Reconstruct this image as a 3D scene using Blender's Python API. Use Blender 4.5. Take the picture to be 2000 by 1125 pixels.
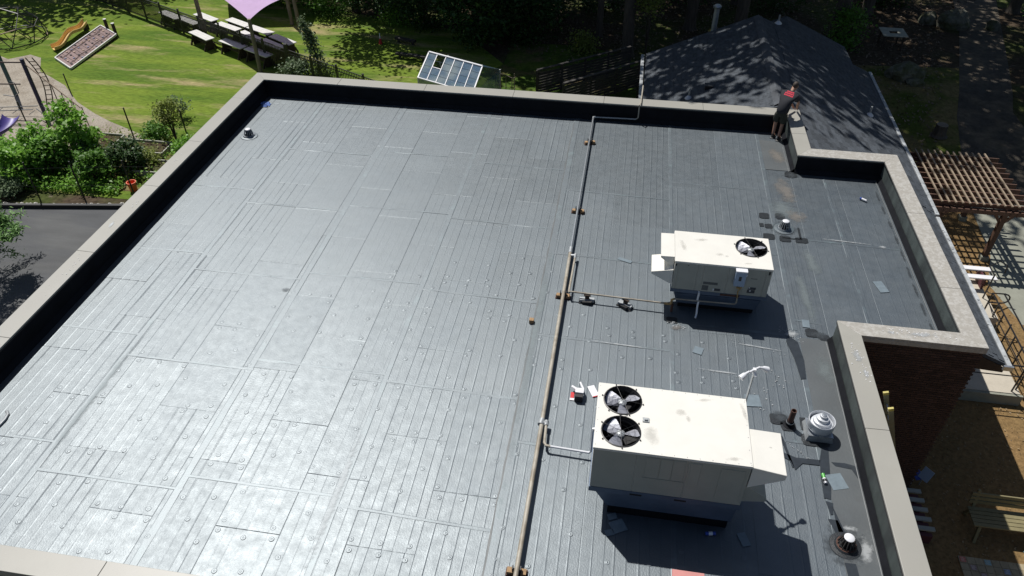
import bpy, bmesh, math, random
import numpy as np
from mathutils import Vector, Matrix
PI=math.pi; R=math.radians
for o in list(bpy.data.objects): bpy.data.objects.remove(o)
S=bpy.context.scene
COL=S.collection
rnd=random.Random(7); NR=np.random.default_rng(11)
# ------------------------------------------------------------------ camera, sky, sun, exposure
cam=bpy.data.objects.new('camera',bpy.data.cameras.new('camera')); COL.objects.link(cam)
cam.location=(0,0,11.5); cam.rotation_euler=(R(90-39.5),0,R(9))
cam.data.sensor_width=36; cam.data.lens=36*1464/2000; cam.data.clip_start=.1; cam.data.clip_end=600
S.camera=cam
SUNV=Vector((-.415,.45,1)).normalized()
w=bpy.data.worlds.new('World'); S.world=w; w.use_nodes=True
nt=w.node_tree; nt.nodes.clear()
sky=nt.nodes.new('ShaderNodeTexSky'); sky.sky_type='NISHITA'; sky.sun_disc=False
sky.sun_elevation=math.asin(SUNV.z); sky.sun_rotation=math.atan2(SUNV.x,SUNV.y)
bg=nt.nodes.new('ShaderNodeBackground'); bg.inputs['Strength'].default_value=.05
wo=nt.nodes.new('ShaderNodeOutputWorld')
nt.links.new(sky.outputs[0],bg.inputs[0]); nt.links.new(bg.outputs[0],wo.inputs[0])
sl=bpy.data.lights.new('sun','SUN'); sl.energy=4.4; sl.angle=R(.53); sl.color=(1,.97,.925)
sun=bpy.data.objects.new('sun',sl); COL.objects.link(sun)
sun.rotation_euler=(-SUNV).to_track_quat('-Z','Y').to_euler(); sun.location=(-20,25,45)
S.view_settings.view_transform='Standard'; S.view_settings.look='None'
S.view_settings.exposure=0.0; S.view_settings.gamma=1; S.view_settings.use_curve_mapping=False
# ------------------------------------------------------------------ materials
MATS={}
def M(name,col,rough=.7,metal=0.,spec=.5,var=.15,vs=3.,col2=None,ms=.8,mlo=.45,mhi=.6,bump=0.,bs=40.,rand=0.,stretch=None,rotz=0.,
      trans=0.,spots=None,col3=None,ms3=.3,mlo3=.5,mhi3=.62,coat=0.,rvar=0.,ior=1.5,bump2=0.,bs2=1.2,stint=None,rrand=0.,rs=1.3):
    m=bpy.data.materials.new(name); m.use_nodes=True; n=m.node_tree; N=n.nodes; Lk=n.links
    b=N['Principled BSDF']; b.inputs['Roughness'].default_value=rough; b.inputs['Metallic'].default_value=metal
    b.inputs['Specular IOR Level'].default_value=spec; b.inputs['Coat Weight'].default_value=coat; b.inputs['IOR'].default_value=ior
    if stint: b.inputs['Specular Tint'].default_value=(*stint,1)
    g=N.new('ShaderNodeNewGeometry'); src=g.outputs['Position']
    mp=N.new('ShaderNodeMapping'); Lk.new(src,mp.inputs['Vector'])
    mp.inputs['Rotation'].default_value=(0,0,rotz)
    if stretch: mp.inputs['Scale'].default_value=stretch
    P=mp.outputs[0]
    def noise(sc,det=4,rg=.6,vec=None):
        t=N.new('ShaderNodeTexNoise'); t.inputs['Scale'].default_value=sc; t.inputs['Detail'].default_value=det; t.inputs['Roughness'].default_value=rg
        Lk.new(vec or P,t.inputs['Vector']); return t.outputs['Fac']
    def mr(x,a,b2,c,d):
        t=N.new('ShaderNodeMapRange'); t.inputs[1].default_value=a; t.inputs[2].default_value=b2; t.inputs[3].default_value=c; t.inputs[4].default_value=d
        Lk.new(x,t.inputs[0]); return t.outputs[0]
    def mix(f,a,c,bt='MIX'):
        t=N.new('ShaderNodeMix'); t.data_type='RGBA'; t.blend_type=bt
        if isinstance(f,(int,float)): t.inputs[0].default_value=f
        else: Lk.new(f,t.inputs[0])
        for i,x in ((6,a),(7,c)):
            if isinstance(x,tuple): t.inputs[i].default_value=(*x,1)
            else: Lk.new(x,t.inputs[i])
        return t.outputs[2]
    c=tuple(col)
    if col2: c=mix(mr(noise(ms),mlo,mhi,0,1),c,tuple(col2))
    if col3: c=mix(mr(noise(ms3,5,.65),mlo3,mhi3,0,1),c,tuple(col3))
    if var:
        v=mr(noise(vs,5,.65),.3,.7,1-var,1+var)
        t=N.new('ShaderNodeCombineColor'); [Lk.new(v,t.inputs[i]) for i in range(3)]
        c=mix(1.,c,t.outputs[0],'MULTIPLY')
    if rand:
        oi=N.new('ShaderNodeObjectInfo'); v=mr(oi.outputs['Random'],0,1,1-rand,1+rand)
        t=N.new('ShaderNodeCombineColor'); [Lk.new(v,t.inputs[i]) for i in range(3)]
        c=mix(1.,c,t.outputs[0],'MULTIPLY')
    if spots:
        sc,th,scol=spots
        c=mix(mr(noise(sc,3,.7,src),th,th+.03,0,1),c,tuple(scol))
    if isinstance(c,tuple): b.inputs['Base Color'].default_value=(*c,1)
    else: Lk.new(c,b.inputs['Base Color'])
    if rvar:
        rr=mr(noise(rs,6,.72),.3,.7,rough-rvar,rough+rvar)
        if rrand:
            oi=N.new('ShaderNodeObjectInfo'); ad=N.new('ShaderNodeMath'); ad.operation='ADD'; Lk.new(rr,ad.inputs[0]); Lk.new(mr(oi.outputs['Random'],0,1,-rrand,rrand),ad.inputs[1]); rr=ad.outputs[0]
        Lk.new(rr,b.inputs['Roughness'])
    if bump:
        bp=N.new('ShaderNodeBump'); bp.inputs['Strength'].default_value=bump; bp.inputs['Distance'].default_value=.02
        Lk.new(noise(bs,4,.6),bp.inputs['Height']); Lk.new(bp.outputs[0],b.inputs['Normal'])
        if bump2:
            b3=N.new('ShaderNodeBump'); b3.inputs['Strength'].default_value=bump2; b3.inputs['Distance'].default_value=.1
            Lk.new(noise(bs2,3,.5),b3.inputs['Height']); Lk.new(b3.outputs[0],bp.inputs['Normal'])
    if trans:
        tr=N.new('ShaderNodeBsdfTranslucent'); ms_=N.new('ShaderNodeMixShader'); ms_.inputs[0].default_value=trans
        if isinstance(c,tuple): tr.inputs[0].default_value=(*c,1)
        else: Lk.new(c,tr.inputs[0])
        out=N['Material Output']; Lk.new(b.outputs[0],ms_.inputs[1]); Lk.new(tr.outputs[0],ms_.inputs[2]); Lk.new(ms_.outputs[0],out.inputs[0])
    MATS[name]=m; return m
# roofs and building
MEM=dict(spec=.80,ior=1.97,stint=(.87,.955,1.0))
M('membrane',(.021,.031,.042),rough=.52,var=.2,vs=2.2,col2=(.034,.044,.054),ms=.9,mlo=.4,mhi=.65,bump=.2,bs=34,rvar=.05,rrand=.022,rs=4.5,rand=.12,bump2=.03,bs2=2.2,spots=(11.,.735,(.16,.18,.19)),**MEM)
M('membrane_seam',(.034,.046,.058),rough=.525,var=.25,vs=5,col2=(.06,.088,.096),ms=2.5,mlo=.5,mhi=.7,bump=.12,bs=30,**MEM)
M('plate_rubber',(.036,.047,.058),rough=.5,var=.15,vs=6,**MEM)
M('membrane_pale',(.06,.072,.078),rough=.58,var=.22,vs=3,col2=(.045,.056,.062),ms=1.5,bump=.1,bs=20,spec=.6,ior=1.8)
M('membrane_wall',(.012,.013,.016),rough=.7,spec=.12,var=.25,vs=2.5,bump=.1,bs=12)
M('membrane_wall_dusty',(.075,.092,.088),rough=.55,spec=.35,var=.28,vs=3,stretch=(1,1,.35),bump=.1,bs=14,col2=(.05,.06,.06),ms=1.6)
M('patch',(.17,.215,.245),rough=.5,var=.15,vs=8)
M('tar',(.022,.026,.03),rough=.4,var=.35,vs=30,bump=.3,bs=60)
M('wet',(.035,.042,.05),rough=.3,var=.2,vs=6)
M('residue',(.34,.36,.37),rough=.8,var=.4,vs=14)
M('stain',(.19,.18,.165),rough=.7,var=.25,vs=4)
M('coping',(.365,.355,.315),rough=.42,spec=.45,var=.05,vs=1.4,col2=(.345,.335,.30),ms=.7,spots=(7.,.76,(.72,.71,.68)),bump=.02,bs=6)
M('coping_spotted',(.385,.365,.325),rough=.5,var=.1,vs=18,col2=(.45,.435,.40),ms=9,mlo=.47,mhi=.62,spots=(12.,.72,(.74,.73,.7)))
M('fascia',(.30,.29,.27),rough=.5,var=.08)
M('mortar',(.17,.15,.13),rough=.9,var=.2,vs=8,bump=.2,bs=60)
M('brick',(.062,.033,.025),rough=.85,var=.25,vs=14,rand=.38,bump=.25,bs=70)
M('brick_field',(.062,.034,.026),rough=.85,var=.4,vs=9,bump=.25,bs=70)
M('shingle',(.075,.085,.098),rough=.85,var=.2,vs=20,rand=.32,bump=.25,bs=160,spec=.3)
M('shingle_field',(.070,.080,.093),rough=.85,var=.4,vs=6,bump=.25,bs=160,spec=.3,stretch=(1.2,.5,1))
M('ridge',(.075,.083,.095),rough=.85,var=.2,vs=8,bump=.2,bs=120,rand=.15)
M('gutter',(.42,.44,.45),rough=.45,var=.3,vs=5,spots=(8.,.6,(.1,.11,.12)))
M('siding',(.36,.35,.32),rough=.7,var=.1)
# metal things
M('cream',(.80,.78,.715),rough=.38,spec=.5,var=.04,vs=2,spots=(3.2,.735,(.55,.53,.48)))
M('cream_shaded',(.40,.40,.35),rough=.45,var=.06,vs=3)  # same cream paint darkened for unlit faces: shade put into the colour
M('hvac_base',(.13,.17,.24),rough=.38,metal=.35,var=.2,vs=2.2)
M('galv',(.50,.53,.56),rough=.33,metal=.75,var=.15,vs=10)
M('galv_dull',(.40,.42,.43),rough=.5,metal=.4,var=.2,vs=8)
M('alu',(.60,.61,.64),rough=.42,metal=.35,var=.08,vs=6)
M('blade',(.40,.41,.46),rough=.45,metal=.25,var=.12,vs=8)
M('spun',(.60,.62,.65),rough=.42,metal=.15,var=.08,vs=8)
M('dark',(.012,.012,.014),rough=.6,var=.2)
M('black_metal',(.018,.018,.02),rough=.45,var=.15)
M('wire',(.07,.065,.06),rough=.5,var=.2,vs=20)
M('pipe_paint',(.40,.365,.30),rough=.5,var=.16,vs=7,col2=(.30,.26,.2),ms=3)
M('brass',(.42,.28,.12),rough=.45,metal=.3,var=.2,vs=20)
M('rust',(.09,.042,.03),rough=.75,var=.35,vs=18)
M('wood',(.36,.23,.12),rough=.8,var=.25,vs=14)
M('wood_dark',(.05,.033,.024),rough=.8,var=.3,vs=14)
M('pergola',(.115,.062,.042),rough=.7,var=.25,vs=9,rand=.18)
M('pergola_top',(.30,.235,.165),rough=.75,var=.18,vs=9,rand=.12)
M('fence_wood',(.055,.05,.046),rough=.85,var=.25,vs=9,rand=.25)
M('white',(.80,.80,.82),rough=.45,var=.05)
M('white_plastic',(.78,.79,.82),rough=.4,var=.06)
M('grey_plastic',(.33,.42,.55),rough=.4,var=.05)
M('label_dark',(.06,.062,.07),rough=.5,var=.2,vs=60)
M('label_grey',(.12,.125,.125),rough=.5,var=.4,vs=60)
M('red',(.55,.03,.035),rough=.6,var=.1)
M('print_red',(.62,.025,.06),rough=.75,var=.2,vs=90)
M('orange',(.75,.13,.05),rough=.45,var=.08)
M('pink',(.62,.27,.25),rough=.8,var=.1)
M('blue',(.04,.09,.42),rough=.4,var=.1)
M('rag',(.10,.17,.42),rough=.85,var=.3,vs=20)
M('green_can',(.09,.42,.07),rough=.35,var=.1)
M('yellow',(.50,.42,.10),rough=.5,var=.1)
M('ladder',(.22,.22,.14),rough=.55,var=.1)
# ground
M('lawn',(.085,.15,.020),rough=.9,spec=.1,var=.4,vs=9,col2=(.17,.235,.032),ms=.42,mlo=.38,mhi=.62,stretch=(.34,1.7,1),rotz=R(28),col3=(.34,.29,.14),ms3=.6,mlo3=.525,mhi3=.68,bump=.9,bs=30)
M('lawn_shade',(.055,.10,.016),rough=.9,spec=.1,var=.4,vs=4,col2=(.10,.14,.024),ms=.7,bump=.9,bs=24,col3=(.15,.11,.06),ms3=.4,mlo3=.5,mhi3=.62)  # darker copy of the lawn, with tree shade put into its colour
M('forest_floor',(.075,.055,.037),rough=.95,spec=.1,var=.45,vs=5,col2=(.06,.075,.022),ms=.25,mlo=.48,mhi=.62,bump=.8,bs=14,col3=(.16,.13,.10),ms3=2.2,mlo3=.6,mhi3=.72)
M('wood_chips',(.37,.33,.275),rough=.95,spec=.1,var=.3,vs=16,bump=.9,bs=26,col2=(.30,.26,.21),ms=1.1)
M('mulch',(.235,.15,.068),rough=.95,spec=.1,var=.35,vs=11,bump=.9,bs=24,col2=(.22,.145,.065),ms=1.3)
M('dirt_grass',(.18,.145,.065),rough=.95,spec=.1,var=.35,vs=6,bump=.8,bs=20,col2=(.08,.105,.022),ms=.5)
M('asphalt',(.095,.098,.103),rough=.85,spec=.3,var=.13,vs=1.6,bump=.35,bs=90,col2=(.112,.114,.115),ms=.6,stretch=(.4,1.6,1))
M('concrete',(.27,.275,.225),rough=.85,var=.12,vs=2.5,bump=.1,bs=40)
M('concrete_light',(.52,.47,.385),rough=.85,var=.1,vs=3,bump=.1,bs=40)
M('path',(.062,.053,.041),rough=.9,var=.4,vs=4,col2=(.12,.095,.065),ms=.9,bump=.2,bs=40)
M('stone_white',(.5,.48,.44),rough=.9,var=.35,vs=12)
M('boulder',(.15,.145,.115),rough=.95,var=.45,vs=4,bump=.8,bs=8,col2=(.08,.085,.04),ms=1.5)
M('bark',(.085,.07,.056),rough=.95,var=.4,vs=6,stretch=(2,2,.35),bump=.8,bs=12)
M('leaf',(.12,.26,.04),rough=.5,spec=.35,var=.45,vs=3.5,trans=.4)
M('leaf_bright',(.22,.43,.06),rough=.45,spec=.4,var=.45,vs=3,trans=.42)
M('leaf_deep',(.045,.10,.025),rough=.5,spec=.35,var=.5,vs=3,trans=.25)
M('leaf_grey',(.15,.21,.11),rough=.6,spec=.3,var=.35,vs=4,trans=.25)
M('leaf_olive',(.22,.27,.06),rough=.6,spec=.3,var=.35,vs=4,trans=.3)
M('needle',(.18,.33,.10),rough=.6,spec=.3,var=.4,vs=5,trans=.2)
M('litter',(.20,.15,.11),rough=.9,var=.5,vs=3)
M('chip',(.30,.22,.13),rough=.95,var=.5,vs=6)
# play things
M('slide_yellow',(.74,.50,.19),rough=.4,var=.07)
M('ramp_board',(.24,.165,.155),rough=.8,var=.15,vs=9,rand=.12)
M('hold_dark',(.03,.028,.04),rough=.6); M('hold_light',(.62,.45,.32),rough=.6); M('hold_blue',(.22,.24,.36),rough=.6)
M('bar_brown',(.075,.05,.042),rough=.5,metal=.2); M('bar_grey',(.14,.15,.16),rough=.5)
M('post_navy',(.022,.022,.075),rough=.45); M('post_teal',(.03,.085,.10),rough=.45)
M('rope_tan',(.48,.36,.26),rough=.8); M('purple',(.12,.09,.33),rough=.45,var=.1)
M('sail',(.74,.52,.82),rough=.85,var=.08,vs=1.2,trans=.3)
M('table_top',(.66,.65,.62),rough=.7,var=.1,vs=6)
M('table_old',(.40,.40,.34),rough=.8,var=.15)
M('pole_wood',(.22,.18,.14),rough=.85,var=.25)
M('bench_slat',(.225,.195,.10),rough=.7,var=.12,vs=6)
M('maroon',(.10,.028,.035),rough=.6)
M('tile',(.36,.30,.19),rough=.8,var=.15,vs=8,rand=.12)
M('tile_teal',(.22,.40,.43),rough=.7,var=.3,vs=20); M('tile_red',(.62,.14,.10),rough=.7,var=.2,vs=20); M('tile_white',(.58,.56,.47),rough=.7,var=.35,vs=25)
M('tile_rose',(.30,.20,.20),rough=.7,var=.4,vs=25); M('tile_blue',(.20,.27,.42),rough=.7,var=.3,vs=20)
M('skin',(.42,.235,.16),rough=.55,var=.05); M('shirt',(.018,.02,.026),rough=.85,var=.15,vs=15,bump=.2,bs=15); M('shorts',(.032,.036,.026),rough=.85,var=.15,vs=12,bump=.2,bs=14)
M('hair',(.06,.045,.035),rough=.7,var=.2,vs=60); M('shoe',(.02,.02,.02),rough=.6); M('sole',(.16,.16,.155),rough=.6)
# glazing of the greenhouse: part clear sheet, blue and grey mottled into its colour
def softmat(name,col,amax,sc):   # stain with a ragged soft outline, centred on its own object
    m=bpy.data.materials.new(name); m.use_nodes=True; n=m.node_tree; b=n.nodes['Principled BSDF']; L=n.links
    b.inputs['Base Color'].default_value=(*col,1); b.inputs['Roughness'].default_value=.58; b.inputs['Specular IOR Level'].default_value=.5 if 'dark' in name else .7; b.inputs['IOR'].default_value=1.95; b.inputs['Specular Tint'].default_value=(.82,.93,1,1)
    tc=n.nodes.new('ShaderNodeTexCoord'); ln=n.nodes.new('ShaderNodeVectorMath'); ln.operation='LENGTH'; L.new(tc.outputs['Object'],ln.inputs[0])
    g=n.nodes.new('ShaderNodeNewGeometry'); t=n.nodes.new('ShaderNodeTexNoise'); t.inputs['Scale'].default_value=sc; t.inputs['Detail'].default_value=6; t.inputs['Roughness'].default_value=.7; L.new(g.outputs['Position'],t.inputs['Vector'])
    a=n.nodes.new('ShaderNodeMath'); a.operation='MULTIPLY_ADD'; L.new(t.outputs['Fac'],a.inputs[0]); a.inputs[1].default_value=1.8; a.inputs[2].default_value=-.25
    s=n.nodes.new('ShaderNodeMath'); s.operation='SUBTRACT'; L.new(a.outputs[0],s.inputs[0]); L.new(ln.outputs['Value'],s.inputs[1])
    r=n.nodes.new('ShaderNodeMapRange'); L.new(s.outputs[0],r.inputs[0]); r.inputs[1].default_value=-.15; r.inputs[2].default_value=.45; r.inputs[3].default_value=0; r.inputs[4].default_value=amax
    tr=n.nodes.new('ShaderNodeBsdfTransparent'); mx=n.nodes.new('ShaderNodeMixShader'); L.new(r.outputs[0],mx.inputs[0]); L.new(tr.outputs[0],mx.inputs[1]); L.new(b.outputs[0],mx.inputs[2]); L.new(mx.outputs[0],n.nodes['Material Output'].inputs[0]); MATS[name]=m
softmat('soft_white',(.42,.43,.43),.75,9); softmat('soft_tan',(.20,.165,.13),.6,3.5); softmat('soft_dark',(.012,.014,.018),.8,7); softmat('soft_pale',(.15,.175,.175),.6,2.5); softmat('soft_grime',(.36,.33,.28),.28,6); softmat('soft_soil',(.10,.07,.05),.75,6)
def glassmat():
    m=bpy.data.materials.new('glazing'); m.use_nodes=True; n=m.node_tree; b=n.nodes['Principled BSDF']
    b.inputs['Base Color'].default_value=(.46,.55,.60,1); b.inputs['Roughness'].default_value=.12; b.inputs['Specular IOR Level'].default_value=.9
    tr=n.nodes.new('ShaderNodeBsdfTransparent'); tr.inputs[0].default_value=(.85,.9,.92,1)
    mx=n.nodes.new('ShaderNodeMixShader'); mx.inputs[0].default_value=.62
    g=n.nodes.new('ShaderNodeNewGeometry'); t=n.nodes.new('ShaderNodeTexNoise'); t.inputs['Scale'].default_value=.9; n.links.new(g.outputs['Position'],t.inputs['Vector'])
    cr=n.nodes.new('ShaderNodeValToRGB'); cr.color_ramp.elements[0].position=.4; cr.color_ramp.elements[1].position=.62
    cr.color_ramp.elements[0].color=(.10,.17,.26,1); cr.color_ramp.elements[1].color=(.27,.33,.36,1)
    n.links.new(t.outputs['Fac'],cr.inputs[0]); n.links.new(cr.outputs[0],b.inputs['Base Color'])
    n.links.new(tr.outputs[0],mx.inputs[1]); n.links.new(b.outputs[0],mx.inputs[2]); n.links.new(mx.outputs[0],n.nodes['Material Output'].inputs[0])
    MATS['glazing']=m
glassmat()
# ------------------------------------------------------------------ mesh helpers
class MB:
    def __init__(s): s.v=[]; s.f=[]
    def add(s,vs,fs):
        k=len(s.v); s.v+= [tuple(x) for x in vs]; s.f+=[tuple(i+k for i in f) for f in fs]; return s
    def box(s,x0,x1,y0,y1,z0,z1):
        return s.add([(x0,y0,z0),(x1,y0,z0),(x1,y1,z0),(x0,y1,z0),(x0,y0,z1),(x1,y0,z1),(x1,y1,z1),(x0,y1,z1)],
            [(0,3,2,1),(4,5,6,7),(0,1,5,4),(1,2,6,5),(2,3,7,6),(3,0,4,7)])
    def hexa(s,b,t):   # bottom quad, top quad (ccw from above)
        return s.add(list(b)+list(t),[(3,2,1,0),(4,5,6,7),(0,1,5,4),(1,2,6,5),(2,3,7,6),(3,0,4,7)])
    def beam(s,p,q,wd,h,up=(0,0,1)):
        p=Vector(p); q=Vector(q); d=(q-p).normalized(); u=Vector(up)
        if abs(d.dot(u))>.98: u=Vector((1,0,0))
        sd=d.cross(u).normalized(); u=sd.cross(d).normalized(); a=sd*wd/2; b=u*h/2
        return s.add([p-a-b,p+a-b,p+a+b,p-a+b,q-a-b,q+a-b,q+a+b,q-a+b],[(0,1,2,3),(7,6,5,4),(0,4,5,1),(1,5,6,2),(2,6,7,3),(3,7,4,0)])
    def tube(s,pts,r,n=8,cap=True):
        pts=[Vector(p) for p in pts]; rs=r if isinstance(r,(list,tuple)) else [r]*len(pts); rings=[]; ref=None
        for i,p in enumerate(pts):
            d=(pts[min(i+1,len(pts)-1)]-pts[max(i-1,0)])
            d=d.normalized() if d.length>1e-9 else Vector((0,0,1))
            if ref is None: ref=Vector((0,0,1)) if abs(d.z)<.9 else Vector((1,0,0))
            a=d.cross(ref)
            if a.length<1e-4: a=d.orthogonal()
            a.normalize(); b=a.cross(d).normalized(); ref=b
            rings.append([p+(a*math.cos(2*PI*k/n)+b*math.sin(2*PI*k/n))*rs[i] for k in range(n)])
        vs=[v for rg in rings for v in rg]; fs=[]
        for i in range(len(pts)-1):
            for k in range(n): fs.append((i*n+k,i*n+(k+1)%n,(i+1)*n+(k+1)%n,(i+1)*n+k))
        if cap: fs.append(tuple(range(n))[::-1]); fs.append(tuple((len(pts)-1)*n+k for k in range(n)))
        return s.add(vs,fs)
    def lathe(s,prof,c=(0,0,0),n=20,cap=True):
        vs=[(c[0]+r*math.cos(2*PI*k/n),c[1]+r*math.sin(2*PI*k/n),c[2]+z) for r,z in prof for k in range(n)]; fs=[]
        for i in range(len(prof)-1):
            for k in range(n): fs.append((i*n+k,i*n+(k+1)%n,(i+1)*n+(k+1)%n,(i+1)*n+k))
        if cap: fs.append(tuple(range(n))[::-1]); fs.append(tuple((len(prof)-1)*n+k for k in range(n)))
        return s.add(vs,fs)
    def cyl(s,c,r,h,n=16,r2=None): return s.lathe([(r,0),(r if r2 is None else r2,h)],c,n)
    def prism(s,poly,z0,z1):
        n=len(poly); vs=[(x,y,z0) for x,y in poly]+[(x,y,z1) for x,y in poly]
        return s.add(vs,[tuple(range(n))[::-1],tuple(range(n,2*n))]+[(i,(i+1)%n,n+(i+1)%n,n+i) for i in range(n)])
    def sheet(s,poly,z): return s.add([(x,y,z) for x,y in poly],[tuple(range(len(poly)))])
    def quad(s,a,b,c,d): return s.add([a,b,c,d],[(0,1,2,3)])
    def holeplate(s,x0,x1,y0,y1,cx,cy,r,z,th=.02,n=32):
        def onrect(a):
            dx,dy=math.cos(a),math.sin(a); t=1e9
            for lim,dd,o in ((x1,dx,cx),(x0,dx,cx),(y1,dy,cy),(y0,dy,cy)):
                if abs(dd)>1e-9:
                    tt=(lim-o)/dd
                    if tt>0: t=min(t,tt)
            return (cx+dx*t,cy+dy*t)
        angs=sorted([2*PI*k/n+.001 for k in range(n)]+[math.atan2(y-cy,x-cx)%(2*PI) for x in (x0,x1) for y in (y0,y1)])
        m=len(angs); vs=[]
        for zz in (z,z-th):
            vs+=[(cx+r*math.cos(a),cy+r*math.sin(a),zz) for a in angs]+[(*onrect(a),zz) for a in angs]
        fs=[]
        for i in range(m):
            j=(i+1)%m
            fs+=[(i,m+i,m+j,j),(2*m+j,3*m+j,3*m+i,2*m+i),(i,j,2*m+j,2*m+i),(m+j,m+i,3*m+i,3*m+j)]
        return s.add(vs,fs)
    def mesh(s,name,mat,off=(0,0,0),smooth=False):
        me=bpy.data.meshes.new(name); ox,oy,oz=off
        me.from_pydata([(x-ox,y-oy,z-oz) for x,y,z in s.v],[],s.f)
        me.materials.append(MATS[mat]); me.validate()
        if smooth:
            me.polygons.foreach_set('use_smooth',[True]*len(me.polygons))
            try: me.set_sharp_from_angle(angle=R(40))
            except Exception: pass
        me.update(); return me
ROOT={}
def off(p):
    while p and p.name not in ROOT: p=p.parent
    return ROOT[p.name] if p else (0,0,0)
def thing(name,label,cat,loc=(0,0,0),group=None,rz=0):
    o=bpy.data.objects.new(name,None); COL.objects.link(o); o.location=loc; o.rotation_euler=(0,0,rz)
    o.empty_display_size=.2; tag(o,label,cat,group); ROOT[o.name]=tuple(loc); return o
def tag(o,label=None,cat=None,group=None,kind=None):
    if label: o['label']=label
    if cat: o['category']=cat
    if group: o['group']=group
    if kind: o['kind']=kind
    return o
def part(name,mb,mat,parent,smooth=False,label=None,kind=None,local=False):
    o=bpy.data.objects.new(name,mb.mesh(name,mat,(0,0,0) if local else off(parent),smooth)); COL.objects.link(o); o.parent=parent
    if label: o['label']=label
    if kind: o['kind']=kind
    return o
def piece(name,me,parent,loc,rot=(0,0,0),scale=None):   # shared-mesh piece at a world place
    o=bpy.data.objects.new(name,me); COL.objects.link(o); o.parent=parent; f=off(parent)
    o.location=(loc[0]-f[0],loc[1]-f[1],loc[2]-f[2]); o.rotation_euler=rot
    if scale: o.scale=scale
    return o
def single(name,mb,mat,label,cat,loc=(0,0,0),group=None,smooth=False,kind=None):
    o=bpy.data.objects.new(name,mb.mesh(name,mat,loc,smooth)); COL.objects.link(o); o.location=loc
    return tag(o,label,cat,group,kind)
def struct(name,mb,mat):
    o=bpy.data.objects.new(name,mb.mesh(name,mat)); COL.objects.link(o); o['kind']='structure'; return o
def copytree(o,parent=None):
    c=o.copy(); COL.objects.link(c); c.parent=parent
    for ch in list(o.children): copytree(ch,c)
    return c
def dup(root,loc,rz=0,label=None,group=None,scale=None):
    c=copytree(root); c.location=loc; c.rotation_euler=(0,0,rz); ROOT[c.name]=tuple(loc)
    if label: c['label']=label
    if group: c['group']=group
    if scale: c.scale=scale
    return c
def bevel(o,wd=.01,seg=2):
    m=o.modifiers.new('bevel','BEVEL'); m.width=wd; m.segments=seg; m.limit_method='ANGLE'; return o
def leafmesh(name,cen,size,mat,droop=.35,asp=.6,up=.6):
    cen=np.asarray(cen,float); n=len(cen)
    sz=size*NR.uniform(.6,1.35,(n,1))
    a=NR.normal(size=(n,3)); a[:,2]*=.5; a/=np.linalg.norm(a,axis=1,keepdims=True)
    nr=NR.normal(size=(n,3)); nr[:,2]=np.abs(nr[:,2])+up; b=np.cross(nr,a); b/=np.linalg.norm(b,axis=1,keepdims=True)
    v=np.empty((n,4,3)); dz=np.zeros((n,3)); dz[:,2]=-droop*sz[:,0]*.5
    v[:,0]=cen-a*sz*.5+dz; v[:,1]=cen+b*sz*asp*.5; v[:,2]=cen+a*sz*.5+dz; v[:,3]=cen-b*sz*asp*.5
    me=bpy.data.meshes.new(name); me.vertices.add(n*4); me.loops.add(n*4); me.polygons.add(n)
    me.vertices.foreach_set('co',v.reshape(-1)); me.loops.foreach_set('vertex_index',np.arange(n*4,dtype=np.int32))
    me.polygons.foreach_set('loop_start',np.arange(0,n*4,4,dtype=np.int32)); me.polygons.foreach_set('loop_total',np.full(n,4,dtype=np.int32))
    me.materials.append(MATS[mat]); me.update(); me.validate(); return me
def clumps(nc,per,rx,ry,rz,c=(0,0,0),sig=.35,shell=.55):
    d=NR.normal(size=(nc,3)); d/=np.linalg.norm(d,axis=1,keepdims=True); rr=(NR.uniform(shell**3,1,(nc,1)))**(1/3)
    cc=d*rr*np.array([rx,ry,rz])
    p=np.repeat(cc,per,0)+NR.normal(size=(nc*per,3))*sig*np.array([1,1,.7])
    return p+np.array(c)
G=-3.55      # ground level left of and behind the buildings
GR=-4.60     # lower yard on the right; things on it scaled about the camera
def gz(x,y): return G+(GR-G)*min(1,max(0,x-4.5))*min(1,max(0,(35.5-y)/7.5))
def place(t,x,y,z=GR,s=1.07): t.location=(x,y,z); t.scale=(s,s,s); return t  # scales a thing about the camera; callers give the position already moved
# ------------------------------------------------------------------ setting
def gs(name,poly,z,mat): return struct(name,MB().sheet(poly,z),mat)
gm=MB(); gx=[-140,-80,-40,-20,-10,0,4.5,5.5,8,12,16,20,24,30,45,80,140]; gy=[-60,-30,-10,0,5,10,15,20,24,26,28,29.5,31,32.5,34,35.5,40,50,80,160]
gm.add([(x,y,gz(x,y)-.02) for y in gy for x in gx],[(b*len(gx)+a,b*len(gx)+a+1,(b+1)*len(gx)+a+1,(b+1)*len(gx)+a) for a in range(len(gx)-1) for b in range(len(gy)-1)])
struct('ground',gm,'forest_floor')
def gsl(name,poly,dz,mat):    # sheet that follows the slope
    bm=bmesh.new(); bm.faces.new([bm.verts.new((x,y,0)) for x,y in poly])
    for yy in gy:
        if min(q[1] for q in poly)<yy<max(q[1] for q in poly): bmesh.ops.bisect_plane(bm,geom=bm.verts[:]+bm.edges[:]+bm.faces[:],plane_co=(0,yy,0),plane_no=(0,1,0))
    for xx in (4.5,5.5):
        if min(q[0] for q in poly)<xx<max(q[0] for q in poly): bmesh.ops.bisect_plane(bm,geom=bm.verts[:]+bm.edges[:]+bm.faces[:],plane_co=(xx,0,0),plane_no=(1,0,0))
    for v in bm.verts: v.co.z=gz(v.co.x,v.co.y)+dz
    me=bpy.data.meshes.new(name); bm.to_mesh(me); bm.free(); me.materials.append(MATS[mat]); o=bpy.data.objects.new(name,me); COL.objects.link(o); o['kind']='structure'; return o
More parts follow.
